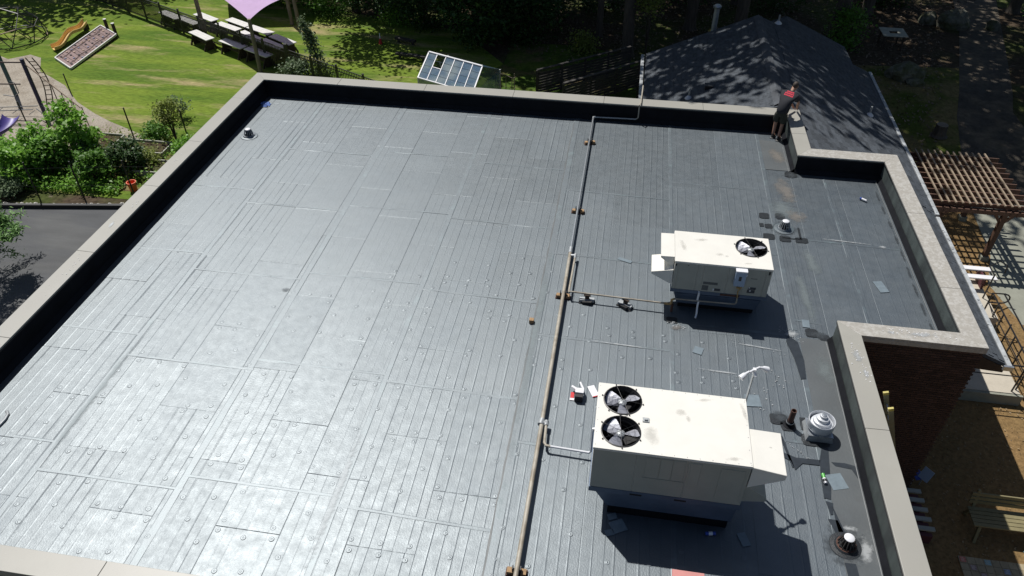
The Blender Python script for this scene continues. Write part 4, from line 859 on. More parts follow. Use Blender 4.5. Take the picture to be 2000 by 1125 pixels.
cols={0:{0:'tile_red',3:'tile_teal',8:'tile_red'},1:{1:'tile_rose',5:'tile_blue',10:'tile_teal'},2:{2:'tile_rose',9:'tile_white',6:'tile_blue'},3:{0:'tile_teal',3:'tile_rose',11:'tile_teal'}}
tl=MB().box(-.082,.082,-.082,.082,0,.03).mesh('tile','tile')
for r_ in range(5):
    for c_ in range(14):
        x=8.36+c_*.172+r_*.0; y=10.32-r_*.172; o=piece('tile',tl,t,(x,y,G-.006+rnd.uniform(0,.004)))
        mm=cols.get(r_,{}).get(c_)
        if mm:
            m_=MB().box(x-.06,x+.06,y-.06,y+.06,G+.029,G+.032); o2=part('painted_square',m_,mm,o); o2.location=(-o.location.x,-o.location.y,-o.location.z); st_=MB()
            for k in range(4): st_.box(x-.045,x+.045-.02*(k%2),y-.045+k*.026,y-.045+k*.026+.009,G+.0325,G+.0338)
            o3=part('painted_mark',st_,'tile_white' if mm!='tile_white' else 'label_dark',o); o3.location=o2.location
place(t,9.84,10.27)
st1=single('stepping_tile',MB().prism(sq(9.82,10.72,.14,.11,.5),G+.004,G+.03),'tile_teal','single pale blue tile lying between the bench and the paving','tile',(9.82,10.72,G))
place(st1,10.51,11.47)
t=thing('striped_steps','narrow white and maroon slatted box standing in shade by the wall','planter',(7.6,11.7,G))
for k in range(5):
    y=11.75-k*.25; part('slat',MB().box(7.25,7.72+k*.012,y-.05,y+.05,G+.30,G+.345),'table_old',t); part('riser',MB().box(7.25,7.66+k*.012,y-.16,y-.06,G,G+.27),'maroon',t)
place(t,8.16,12.55)
t=thing('plastic_chair','blue plastic chair tucked against the brick corner','chair',(7.65,12.36,G))
part('seat',MB().beam((7.52,12.40,G+.26),(7.72,12.46,G+.28),.26,.03),'blue',t); part('backrest',MB().beam((7.68,12.28,G+.30),(7.80,12.38,G+.56),.24,.025),'grey_plastic',t)
for (x,y) in ((7.5,12.3),(7.5,12.5),(7.72,12.36),(7.72,12.54)): part('leg',MB().tube([(x,y,G),(x,y,G+.27)],.013,6),'galv_dull',t)
place(t,8.40,13.10)
# ------------------------------------------------------------------ rocks, stump, square table, slat fences in the woods
def boulder(x,y,r,h,label):
    m_=bmesh.new(); bmesh.ops.create_icosphere(m_,subdivisions=3,radius=1)
    from mathutils import noise as nz
    for v in m_.verts:
        d=1+.28*nz.noise(v.co*1.6+Vector((x,y,0)))+.12*nz.noise(v.co*4+Vector((x,y,3))); v.co=Vector((v.co.x*r*d,v.co.y*r*.8*d,v.co.z*h*d))
    me=bpy.data.meshes.new('boulder'); m_.to_mesh(me); m_.free(); me.materials.append(MATS['boulder'])
    o=bpy.data.objects.new('boulder',me); COL.objects.link(o); o.location=(x,y,G+h*.25); tag(o,label,'boulder',group='boulders in the woodland')
boulder(13.2,36.6,.85,.6,'large mossy boulder beside the path right of the gable roof'); boulder(13.5,35.9,.4,.25,'small boulder resting in front of the large mossy one'); boulder(17.4,44.0,.8,.7,'pale boulder near the top right beside the path'); boulder(16.2,44.4,.45,.5,'narrow pale boulder left of the top right one'); boulder(19.4,43.9,.35,.4,'little boulder on the far edge of the path')
t=thing('tree_stump','old cut tree stump above the pergola','stump',(13.1,30.5,G))
part('stump_wood',MB().lathe([(.36,0),(.27,.08),(.24,.3),(.235,.5)],(13.1,30.5,G),14),'bark',t); part('cut_face',MB().lathe([(.228,.5),(.22,.512)],(13.1,30.5,G),14),'pole_wood',t)
t.location=(13.67,31.8,gz(13.67,31.8)); t.scale=(1.04,1.04,1.04)  # stump pushed back along the line of sight and enlarged with it
t=thing('picnic_table','square grey picnic table with a hole in its top','table',(13.35,40.6,G))
for i in range(3):
    for j in range(3):
        if (i,j)!=(1,1): part('top_board',MB().box(12.78+i*.4,13.17+i*.4,40.0+j*.4,40.39+j*.4,G+.70,G+.74),'table_old',t)
for x in (12.9,13.8):
    for y in (40.1,41.0): part('leg',MB().box(x-.04,x+.04,y-.04,y+.04,G,G+.695),'wood_dark',t)
def slatfence(x0,y0,x1,y1,label,np_,h=1.15,ns=8):
    t=thing('slat_fence',label,'fence',((x0+x1)/2,(y0+y1)/2,G),'dark slat fences behind the parapet')
    d=Vector((x1-x0,y1-y0,0)).normalized(); nn=Vector((d.y,-d.x,0))*.05
    for k in range(np_+1):
        f=k/np_; x=x0+(x1-x0)*f; y=y0+(y1-y0)*f; part('post',MB().box(x-.05,x+.05,y-.05,y+.05,G,G+h+.06),'fence_wood',t)
    for k in range(ns):
        z=G+.10+k*(h-.1)/ns; part('slat',MB().beam((x0+nn.x,y0+nn.y,z),(x1+nn.x,y1+nn.y,z),.022,.10),'fence_wood',t)
    part('top_rail',MB().beam((x0,y0,G+h+.08),(x1,y1,G+h+.08),.14,.035),'fence_wood',t)
slatfence(-3.9,31.9,.15,35.3,'far dark wooden slat fence between the woods and the parapet',4)
slatfence(-2.6,30.7,.72,33.7,'nearer dark wooden slat fence just behind the back parapet',3)
single('timber_sleeper',MB().beam((-12.05,37.15,G+.22),(-10.9,36.8,G+.22),.22,.10).box(-11.95,-11.85,37.05,37.2,G,G+.2).box(-11.1,-11.0,36.8,36.95,G,G+.2),'fence_wood','low timber beam farther back in the shaded lawn','bench',(-11.5,37,G))
single('timber_sleeper',MB().beam((-11.45,35.15,G+.22),(-9.75,34.85,G+.22),.22,.10).box(-11.3,-11.2,35.05,35.2,G,G+.2).box(-10,-9.9,34.85,35,G,G+.2),'fence_wood','low timber beam touching the back of the greenhouse','bench',(-10.6,35,G))
t=thing('marker_post','small red and white marker post in the shaded lawn','marker',(-12.76,36.75,G))
part('cone',MB().lathe([(.10,0),(.09,.03),(.05,.28)],(-12.76,36.75,G),12),'red',t); part('stake',MB().tube([(-12.76,36.75,G+.28),(-12.78,36.8,G+.55)],.028,6),'white',t)
# ------------------------------------------------------------------ greenhouse
GH=thing('greenhouse','small aluminium greenhouse with one roof vent open behind the back parapet','greenhouse',(-7.6,31.3,G))
A=Vector((-8.67,31.27,-1.55)); Bq=Vector((-6.05,30.11,-1.55)); e=Vector((-.08,-1.79,-.42)); 
def P4(u,v): return A+(Bq-A)*u+e*v
nrm=(Bq-A).cross(e).normalized(); nrm=nrm if nrm.z>0 else -nrm
for i in range(6):
    for j in range(4):
        if i==1 and j<2: continue
        u0,u1,v0,v1=i/6+.006,(i+1)/6-.006,j/4+.008,(j+1)/4-.008
        q=[P4(u0,v1),P4(u1,v1),P4(u1,v0),P4(u0,v0)]; k_=-nrm*.006
        part('pane',MB().hexa([tuple(p+k_) for p in q],[tuple(p) for p in q]),'glazing',GH)
for i in range(7): part('glazing_bar',MB().beam(P4(i/6,0)+nrm*.012,P4(i/6,1)+nrm*.012,.03 if 0<i<6 else .05,.03),'white',GH)
part('ridge_bar',MB().beam(A+nrm*.02,Bq+nrm*.02,.09,.05),'white',GH); part('eave_bar',MB().beam(P4(0,1)+nrm*.01,P4(1,1)+nrm*.01,.06,.05),'white',GH); part('vent_sill',MB().beam(P4(1/6,.5)+nrm*.012,P4(2/6,.5)+nrm*.012,.05,.03),'white',GH)
for i in range(1,4): part('lap_bar',MB().beam(P4(0,i/4)+nrm*.003,P4(1,i/4)+nrm*.003,.012,.008),'hvac_base',GH)
b2=Vector((.20,1.38,-.60)).normalized()
e2=Vector((.55,1.20,-.60))
q=[A,Bq,Bq+e2,A+e2]; 
for i in range(6):
    f0,f1=i/6+.006,(i+1)/6-.006; aa=A+(Bq-A)*f0; bb=A+(Bq-A)*f1; qq=[bb,aa,aa+e2,bb+e2]; part('pane',MB().hexa([tuple(p-Vector((0,0,.006))) for p in qq],[tuple(p) for p in qq]),'glazing',GH)
vt=[P4(1/6,0)+Vector((0,.0,.04)),P4(2/6,0)+Vector((0,0,.04))]; vq=[vt[0],vt[1],vt[1]+e2*.5+Vector((0,0,.55)),vt[0]+e2*.5+Vector((0,0,.55))]
for (p,d) in ((P4(0,1),0),(P4(1,1),0),(A+e2,0),(Bq+e2,0)): part('corner_post',MB().tube([p,(p.x,p.y,G)],.03,6),'white',GH)
for (p,q_) in ((P4(0,1),P4(1,1)),(A+e2,Bq+e2),(P4(0,1),A+e2),(P4(1,1),Bq+e2)):
    qq=[p,q_,Vector((q_.x,q_.y,G+.1)),Vector((p.x,p.y,G+.1))]; part('side_glazing',MB().quad(*[tuple(x) for x in qq]),'glazing',GH)
part('staging',MB().box(-8.2,-6.6,30.1,30.6,G+.75,G+.79),'wood',GH); part('shelf_brace',MB().beam((-8.2,30.5,G+.8),(-7.9,30.9,-1.7),.05,.05).beam((-7.7,30.4,G+.8),(-8.1,30.8,-1.75),.05,.05),'table_old',GH)
t=thing('wire_cage','wire plant cage standing beside the greenhouse','cage',(-5.3,31.2,G))
for (x,y) in ((-5.7,31.3),(-5.2,31.1),(-4.9,30.9),(-5.45,31.2),(-4.85,31.3)): part('post',MB().tube([(x,y,G),(x,y,G+1.25)],.018,5),'pole_wood',t)
part('top_wire',MB().tube([(-5.75,31.35,G+1.25),(-5.2,31.1,G+1.25),(-4.85,30.9,G+1.2),(-4.8,31.3,G+1.1)],.015,5),'pole_wood',t); part('mid_wire',MB().tube([(-5.75,31.35,G+.7),(-5.2,31.1,G+.7),(-4.85,30.9,G+.65),(-4.8,31.3,G+.6)],.01,5),'pole_wood',t)
# ------------------------------------------------------------------ picket fence, picnic tables, sail
u=Vector((-.885,.466,0)); v0=Vector((-16.0,32.5,0))
F=thing('picket_fence','black metal picket fence running diagonally behind the lawn','fence',(-24,36.7,G))
pk=MB()
fp=[v0+u*(1.72*k) for k in range(-4,17)]
for k,p in enumerate(fp):
    big=(k==4); w_=.07 if big else .035
    part('post',MB().box(p.x-w_,p.x+w_,p.y-w_,p.y+w_,G,G+(1.42 if big else 1.28)),'black_metal',F)
    part('post_cap',MB().box(p.x-w_-.012,p.x+w_+.012,p.y-w_-.012,p.y+w_+.012,G+(1.42 if big else 1.28),G+(1.45 if big else 1.31)),'black_metal',F)
for a,b in zip(fp,fp[1:]):
    for z in (.15,1.02,1.18): part('rail',MB().beam((a.x,a.y,G+z),(b.x,b.y,G+z),.035,.035),'black_metal',F)
    for i in range(1,16):
        q=a.lerp(b,i/16); pk.box(q.x-.013,q.x+.013,q.y-.013,q.y+.013,G+.06,G+1.18)
part('pickets',pk,'black_metal',F,kind='stuff')
def table0():
    t=thing('picnic_table','x','table',(0,0,0),'picnic tables behind the fence')
    for k in range(3): part('top_board',MB().box(-.86,.86,-.24+k*.163,-.083+k*.163,.56,.60),'table_top',t,local=True)
    for s in (-1,1):
        part('leg_panel',MB().box(s*.66-.03,s*.66+.03,-.20,.20,.0,.555),'wood_dark',t,local=True)
        for s2 in (-1,1): part('foot',MB().beam((s*.66,s2*.20,.30),(s*.66,s2*.34,0),.05,.09),'wood_dark',t,local=True)
    part('stretcher',MB().box(-.63,.63,-.03,.03,.2,.3),'wood_dark',t,local=True)
    return t
TB=[(-24.75,37.5,'picnic table farthest left behind the fence'),(-22.7,37.5,'picnic table between the sail posts and the shrubs'),(-23.4,36.9,'picnic table in shade at the left of the wooden sail post'),(-20.9,36.35,'picnic table half shaded under the tip of the sail'),(-20.6,37.0,'sunlit picnic table behind the sail tip in the back row'),(-19.0,36.15,'two tone picnic table in the back row right of the sail tip'),(-19.2,35.3,'middle picnic table right behind the short sail post'),(-19.6,34.2,'shaded picnic table close to the fence'),(-17.65,34.45,'picnic table in the middle row nearest the vine'),(-17.35,35.1,'picnic table farthest right in the back row'),(-17.9,33.4,'picnic table closest to the fence at the right end'),(-21.7,35.0,'shaded picnic table seen through the fence on the left')]
t0=table0()
for i,(x,y,lb) in enumerate(TB):
    if i==0: t0.location=(x,y,G); t0.rotation_euler=(0,0,R(-31)); t0['label']=lb
    else: dup(t0,(x,y,G),R(-31+rnd.uniform(-4,4)),lb)
SA=[Vector((-17.5,32.44,-1.05)),Vector((-16.7,35.0,-.8)),Vector((-19.2,37.6,.4)),Vector((-22.22,36.2,-.5))]
n=14; vs=[]
for i in range(n+1):
    for j in range(n+1):
        a,b=i/n,j/n; p=(SA[0]*(1-a)*(1-b)+SA[1]*a*(1-b)+SA[2]*a*b+SA[3]*(1-a)*b)
        c_=(SA[0]+SA[1]+SA[2]+SA[3])/4; sag=4*a*(1-a)*4*b*(1-b)
        e_=max(4*a*(1-a),4*b*(1-b))*(1-.8*min(4*a*(1-a),4*b*(1-b))); p=p.lerp(c_,.09*e_); vs.append((p.x,p.y,p.z-.35*sag*.6))
o=single('shade_sail',MB().add(vs,[(i*(n+1)+j,(i+1)*(n+1)+j,(i+1)*(n+1)+j+1,i*(n+1)+j+1) for i in range(n) for j in range(n)]),'sail','lilac shade sail stretched over the picnic tables','shade sail',(-19,36,0),smooth=True)
SB=[Vector((-22.8,39.0,-.45)),Vector((-18.6,40.0,-.2)),Vector((-19.5,44,.5)),Vector((-25,43,.4))]; vs=[]
for i in range(9):
    for j in range(9):
        a,b=i/8,j/8; p=(SB[0]*(1-a)*(1-b)+SB[1]*a*(1-b)+SB[2]*a*b+SB[3]*(1-a)*b); vs.append((p.x,p.y,p.z-.5*a*(1-a)*4*b*(1-b)))
o=single('shade_sail',MB().add(vs,[(i*9+j,(i+1)*9+j,(i+1)*9+j+1,i*9+j+1) for i in range(8) for j in range(8)]),'purple','dark purple shade sail behind the lilac one at the top edge','shade sail',(-21,38,0),smooth=True)
def pole(x,y,h,r,lean,label,mat='pole_wood'):
    return single('sail_post',MB().tube([(x,y,G),(x+lean[0],y+lean[1],G+h)],[r,r*.85],10),mat,label,'post',(x,y,G),'sail posts',smooth=True)
pole(-17.5,32.44,2.55,.10,(0,0),'short wooden sail post standing at the fence under the tip of the sail'); pole(-22.22,36.22,3.3,.12,(-.1,.1),'tall wooden sail post among the left picnic tables')
pole(-18.36,38.65,4.2,.10,(-.15,.1),'left of the two tall poles in front of the shrubs'); pole(-17.85,38.41,4.2,.10,(-.2,.1),'right of the two tall poles in front of the shrubs')
# ------------------------------------------------------------------ playground
t=thing('climbing_ramp','low climbing board with rock holds lying on the lawn','climbing ramp',(-27.7,33.8,G))
a=Vector((-28.25,32.25,G)); b=Vector((-28.35,36.4,G+.10)); w1=Vector((1.55,-1.05,0)); 
def RP(f,s,dz=0): 
    p=a.lerp(b,f)+w1*s; p.z=G+.07+f*.10+dz; return p
for k in range(15):
    f0,f1=k/15+.003,(k+1)/15-.003; q=[RP(f0,0),RP(f0,1),RP(f1,1),RP(f1,0)]; part('plank',MB().hexa([tuple(p-Vector((0,0,.05))) for p in q],[tuple(p) for p in q]),'ramp_board',t)
for s in (0,1): part('edge_board',MB().beam(RP(0,s,.0),RP(1,s,.0),.06,.10),'table_top',t)
for f in (-.004,1.004): part('edge_board',MB().beam(RP(f,0,.0),RP(f,1,.0),.06,.10),'table_top',t)
part('under_frame',MB().add([tuple(RP(1,0,-.06)),tuple(RP(1,1,-.06)),(RP(1,1).x,RP(1,1).y,G),(RP(1,0).x,RP(1,0).y,G)],[(0,1,2,3)]).add([tuple(RP(0,1,-.06)),tuple(RP(1,1,-.06)),(RP(1,1).x,RP(1,1).y,G),(RP(0,1).x,RP(0,1).y,G)],[(0,1,2,3)]),'wood_dark',t)
hm=[MB().lathe([(.055,0),(.05,.035),(.02,.05)],(0,0,0),8).mesh('climbing_hold',m_) for m_ in ('hold_dark','hold_light','hold_blue')]
for r_ in range(9):
    for c_ in range(4):
        p=RP(.08+r_*.105+rnd.uniform(-.015,.015),.14+c_*.24+rnd.uniform(-.05,.05)); piece('climbing_hold',hm[(r_+c_*2)%3],t,tuple(p))
for s in (.25,.75): part('rope',MB().tube([tuple(RP(.06+k*.09,s+.03*math.sin(k*1.7),.03)) for k in range(11)],.012,5),'wood_dark',t)
t=thing('wavy_slide','yellow wavy slide lying beside the climbing board','slide',(-29,34.5,G))
vs=[]; nS=20; pr=[(-.30,.20),(-.27,.22),(-.24,.19),(-.22,.03),(0,0),(.22,.03),(.24,.19),(.27,.22),(.30,.20)]
for k in range(nS+1):
    f=k/nS; p=Vector((-28.95,33.15,0)).lerp(Vector((-29.1,36.3,0)),f); z=G+.05+.26*f+.09*math.sin(f*2*PI*1.6+2.6); d=Vector((.83,-.56,0))
    for x,h in pr: vs.append((p.x+d.x*x,p.y+d.y*x,z+h))
m_=len(pr); part('chute',MB().add(vs,[(k*m_+i,k*m_+i+1,(k+1)*m_+i+1,(k+1)*m_+i) for k in range(nS) for i in range(m_-1)]),'slide_yellow',t,smooth=True)
part('slide_foot',MB().beam((-29.1,36.2,G+.25),(-29.1,36.2,G),.4,.08),'wood_dark',t)
for (x,y,lb) in ((-27.83,36.2,'left of the two thick dark posts at the top of the climbing board'),(-27.06,35.7,'right of the two thick dark posts at the top of the climbing board')):
    t=thing('timber_post',lb,'post',(x,y,G),'timber posts on the lawn'); part('post_shaft',MB().cyl((x,y,G),.085,.62,10),'wood_dark',t); part('post_top',MB().cyl((x,y,G+.62),.09,.03,10),'table_top',t)
# geodesic dome climber
t=thing('dome_climber','black geodesic dome climber at the left edge','climber',(-32.2,34.4,G))
bm=bmesh.new(); bmesh.ops.create_icosphere(bm,subdivisions=2,radius=1)
for e in bm.edges:
    p,q=e.verts[0].co,e.verts[1].co
    if p.z>-.18 and q.z>-.18: part('strut',MB().tube([(-32.2+p.x*1.75,34.4+p.y*1.75,G+max(0,p.z+.05)*1.5),(-32.2+q.x*1.75,34.4+q.y*1.75,G+max(0,q.z+.05)*1.5)],.026,5),'black_metal' if rnd.random()<.85 else 'rope_tan',t)
bm.free()
t=thing('monkey_bars','playground climbing structure with a navy post, rungs and monkey bars','climber',(-25.1,26.8,G))
part('post',MB().tube([(-25.1,26.8,G),(-25.1,26.8,G+2.45)],.085,10),'post_navy',t); part('post',MB().tube([(-27.5,28.2,G),(-27.5,28.2,G+2.9)],.09,10),'post_teal',t)
tp=Vector((-25.1,26.8,G+2.3)); e1=Vector((-31,26.0,G+2.3))
part('overhead_bar',MB().tube([tp,e1],.03,6),'bar_brown',t); part('overhead_bar',MB().tube([tp+Vector((-.1,-.5,-.75)),e1+Vector((0,-.5,-.75))],.028,6),'bar_brown',t)
for k in range(5):
    p=tp.lerp(e1,.12+k*.18)+Vector((0,-.25,-.72)); part('hand_loop',MB().tube([p,p+Vector((.2,.0,-.08)),p+Vector((.24,-.05,-.5)),p+Vector((.0,-.1,-.66)),p+Vector((-.5,-.1,-.62))],.022,5),'bar_grey',t)
ar=[]
for k in range(13):
    a_=k/12; ar.append(Vector((-25.12+.22*math.sin(a_*PI),27.05+.12*math.sin(a_*PI),G+2.35*(1-a_)+.10*math.sin(a_*PI)+.05)))
for dxy in ((0,0),(.26,.06)): part('arch_rail',MB().tube([(p.x+dxy[0],p.y+dxy[1],p.z) for p in ar],.024,6),'bar_brown',t)
for k in range(1,12): p=ar[k]; part('rung',MB().tube([p,(p.x+.26,p.y+.06,p.z)],.017,5),'bar_brown',t)
part('slide_bar',MB().tube([tp,(-22.6,26.1,G+.75)],.028,6),'rope_tan',t)
for (x,y,h) in ((-23.1,26.35,1.0),(-22.55,26.1,.8),(-23.7,26.6,1.2),(-24.2,26.8,1.4)): part('upright',MB().tube([(x,y,G),(x,y,G+h)],.02,5),'bar_brown',t)
for s in (0,.35):
    part('balance_chain',MB().tube([(-25.1,26.6-s,G+.42),(-28,26.2-s,G+.28),(-31,25.9-s,G+.38)],.02,5),'bar_grey',t); part('balance_chain',MB().tube([(-25.0,26.7-s,G+.42),(-23.6,25.9-s,G+.25),(-22.3,25.4-s,G+.35)],.02,5),'bar_grey',t)
for k in range(8):
    f=k/7; x=-30.5+5.4*f; part('chain_step',MB().tube([(x,26.35,G+.33),(x,25.95,G+.33)],.014,4),'bar_grey',t)
for k in range(6):
    f=k/5; x=-24.7+2.2*f; part('chain_step',MB().tube([(x,26.4-.9*f,G+.33),(x+.1,26.05-.9*f,G+.33)],.014,4),'bar_grey',t)
t=thing('tube_slide','purple slide scoop at the left edge of the play surface','slide',(-25.0,23.9,G))
vs=[]; nS=14
for k in range(nS+1):
    a_=k/nS*2.2; cx,cy=-25.6,24.6; rr=1.0
    for j in range(7):
        b_=-1.2+j*.4; r2=rr+.38*math.sin(b_); vs.append((cx-.2+r2*math.cos(a_-1.7),cy-.1+r2*math.sin(a_-1.7)*.9,G+.12+.42*(1-math.cos(b_))+.55*k/nS))
part('chute',MB().add(vs,[(k*7+j,k*7+j+1,(k+1)*7+j+1,(k+1)*7+j) for k in range(nS) for j in range(6)]),'purple',t,smooth=True)
part('support_post',MB().tube([(-25.4,24.4,G),(-25.4,24.4,G+1.5)],.07,8),'post_navy',t); part('guard_panel',MB().box(-26.1,-25.6,24.2,24.26,G+.4,G+1.2),'sail',t)
# ------------------------------------------------------------------ kitchen garden
for (x,y,h,lb) in ((-24.35,24.88,1.5,'thin black stake beside the purple slide'),(-19.69,24.94,1.55,'black stake at the corner of the wood chip surface'),(-25.23,28.89,.9,'short dark stake on the edge of the lawn by the play surface'),(-17.51,21.14,1.5,'black stake beside the orange bucket'),(-19.33,20.78,1.5,'middle of the three black stakes by the drive'),(-20.91,20.46,1.5,'leftmost of the three black stakes by the drive'),(-17.3,25.0,1.6,'black stake behind the raised bed near the parapet'),(-22.75,24.2,1.3,'black stake behind the tall maple leaved shrub')):
    single('garden_stake',MB().tube([(x,y,G),(x,y,G+h)],.028,6),'black_metal',lb,'stake',(x,y,G),'garden fence stakes')
nt_=MB()
single('wire_netting',MB().tube([(-24,20.2,G+1.2),(-20.91,20.46,G+1.25),(-19.33,20.78,G+1.25),(-17.51,21.14,G+1.25),(-15.5,21.5,G+1.2)],.006,4).tube([(-24,20.2,G+.5),(-20.91,20.46,G+.5),(-19.33,20.78,G+.5),(-17.51,21.14,G+.5),(-15.5,21.5,G+.5)],.006,4),'black_metal','two thin wires strung between the stakes by the drive','wire fence',(-20,20.6,G))
t=thing('bucket','orange plastic bucket beside the garden stakes','bucket',(-17.75,21.5,G))
part('bucket_body',MB().lathe([(.13,0),(.16,.36),(.145,.36),(.12,.05)],(-17.75,21.5,G),18,cap=False),'orange',t,smooth=True); part('rim',MB().lathe([(.162,.33),(.178,.34),(.178,.37),(.145,.37)],(-17.75,21.5,G),18,cap=False),'orange',t); part('bucket_base',MB().cyl((-17.75,21.5,G+.02),.125,.03,16),'red',t)
def bed(x0,y0,x1,y1,label):
    t=thing('raised_bed',label,'garden bed',((x0+x1)/2,(y0+y1)/2,G),'raised garden beds'); 
    for q in ((x0,y0,x1,y0),(x1,y0,x1,y1),(x1,y1,x0,y1),(x0,y1,x0,y0)): part('side_board',MB().beam((q[0],q[1],G+.12),(q[2],q[3],G+.12),.045,.24),'table_old',t)
    part('soil',MB().sheet([(x0,y0),(x1,y0),(x1,y1),(x0,y1)],G+.16),'forest_floor',t)
bed(-19.9,23.9,-17.9,24.8,'timber raised bed at the back of the garden near the parapet'); bed(-21.2,23.5,-20.2,25.1,'timber raised bed beside the play surface'); bed(-18.9,22.5,-17.2,23.4,'timber raised bed nearest the orange bucket')
gs('garden_soil',[(-27,20.9),(-15,21.6),(-13,24.6),(-19.7,24.9),(-22,23.4),(-27,22.6)],G+.008,'dirt_grass')
LM={}
def bush(name,x,y,rx,ry,rz,leaf,size,nc,per,label,cat='shrub',group=None,z0=0.,stem=True,sig=.2):
    t=thing(name,label,cat,(x,y,gz(x,y)),group)
    c=clumps(nc,per,rx,ry,rz,(0,0,rz*.95+z0),sig,.5); c[:,2]=np.maximum(c[:,2],.03)
    me=leafmesh('foliage',c,size,leaf); o=bpy.data.objects.new('foliage',me); COL.objects.link(o); o.parent=t
    if stem:
        m_=MB()
        for k in range(5):
            a_=rnd.uniform(0,6.28); m_.tube([(0,0,0),(.25*rx*math.cos(a_),.25*ry*math.sin(a_),rz*.7+z0*.8),(.6*rx*math.cos(a_),.6*ry*math.sin(a_),rz*1.3+z0)],[.035,.022,.008],5)
        part('stems',m_,'bark',t,local=True)
    return t
bush('maple_shrub',-20.9,23.3,.75,.7,1.15,'leaf_bright',.20,40,42,'tall maple leaved shrub on the edge of the play surface',sig=.17,z0=.2)
bush('maple_shrub',-22.1,22.7,.95,.75,.85,'leaf_bright',.19,45,42,'broad bright green shrub left of the tall maple leaved one',sig=.17)
bush('garden_shrub',-21.6,22.2,.8,.7,.75,'leaf',.17,40,42,'dark leaved shrub in the middle of the garden',sig=.17)
bush('garden_shrub',-22.4,21.4,.9,.7,.75,'leaf_bright',.16,45,42,'large leaved plant by the drive at the left of the garden',sig=.16)
bush('garden_shrub',-19.45,21.9,.62,.55,.62,'leaf',.16,36,40,'rounded green plant behind the middle stake',sig=.14)
bush('garden_shrub',-18.6,22.75,.6,.5,.75,'leaf_deep',.13,40,44,'dark upright plant behind the orange bucket',sig=.14)
bush('garden_shrub',-20.3,22.9,.5,.45,.55,'leaf_grey',.12,30,36,'grey green plant between the raised beds',sig=.12)
bush('garden_shrub',-23.6,22.4,.8,.7,.6,'leaf_bright',.15,36,40,'bright leafy plant at the left edge beneath the purple slide',sig=.16)
bush('lavender_bush',-22.2,20.5,.55,.45,.35,'leaf_grey',.10,40,50,'grey green mound at the left edge beside the kerb',sig=.11,stem=False)
bush('sapling',-18.05,25.3,.45,.45,.6,'leaf_olive',.12,30,34,'slender olive green sapling by the parapet',z0=.7,sig=.14)
bush('sapling',-18.9,27.3,.3,.3,.4,'leaf_grey',.10,14,24,'pale flowering spray at the edge of the play surface',z0=.3,sig=.12)
bush('garden_shrub',-19.0,25.4,.55,.45,.35,'leaf',.12,30,36,'low green plants in the rear raised bed',stem=False,sig=.13)
bush('garden_shrub',-17.0,24.2,.5,.7,.35,'leaf_bright',.12,30,36,'leafy greens spilling from the bed next to the parapet',stem=False,sig=.13)
bush('garden_shrub',-18.3,23.3,.6,.4,.3,'leaf_olive',.11,30,36,'yellow green weeds between the beds',stem=False,sig=.12)
c=np.column_stack([NR.uniform(-27,-15.2,5200),np.zeros(5200),np.zeros(5200)]); c[:,1]=20.95+(c[:,0]+20)*.07+np.abs(NR.normal(0,.75,5200)); c[:,2]=G+np.abs(NR.normal(0,.20,5200))+.03
c=c[~((np.abs(c[:,0]+17.75)<.42)&(c[:,1]<22.0)&(c[:,1]>20.75))]; o=bpy.data.objects.new('garden_weeds',leafmesh('garden_weeds',c,.12,'leaf_bright')); COL.objects.link(o); tag(o,'tangle of weeds filling the garden strip along the drive','weeds',kind='stuff')
c=np.column_stack([NR.uniform(-24,-14.5,5600),NR.uniform(21.8,25.6,5600),G+np.abs(NR.normal(0,.15,5600))+.03])
c=c[~((np.abs(c[:,0]+17.75)<.42)&(c[:,1]<22.0)&(c[:,1]>20.75))]; o=bpy.data.objects.new('garden_weeds',leafmesh('garden_weeds',c,.10,'leaf_olive')); COL.objects.link(o); tag(o,'yellowing weeds growing among the raised beds','weeds',kind='stuff')
# vine-covered post by the fence
t=thing('vine_post','leaning post smothered in vine between the picket fence and the parapet','vine',(-14.5,32.6,G))
c=[]
for k in range(60):
    f=rnd.random(); w_=.42*(1-f)+.18; c.append(np.array([-.55*f*f+0,0.05,2.55*f])+NR.normal(size=(26,3))*np.array([w_*.45,w_*.45,.12]))
c=np.vstack(c); c[:,2]=np.maximum(c[:,2],.03); o=bpy.data.objects.new('foliage',leafmesh('foliage',c,.13,'leaf_grey')); COL.objects.link(o); o.parent=t
part('stem',MB().tube([(0,0,0),(-.1,0,1.1),(-.5,.05,2.45)],[.05,.04,.015],6),'bark',t,local=True)
bush('vine_shrub',-15.4,31.9,.7,.5,.5,'leaf_grey',.13,36,36,'straggling vine on the fence left of the leaning post',sig=.16)
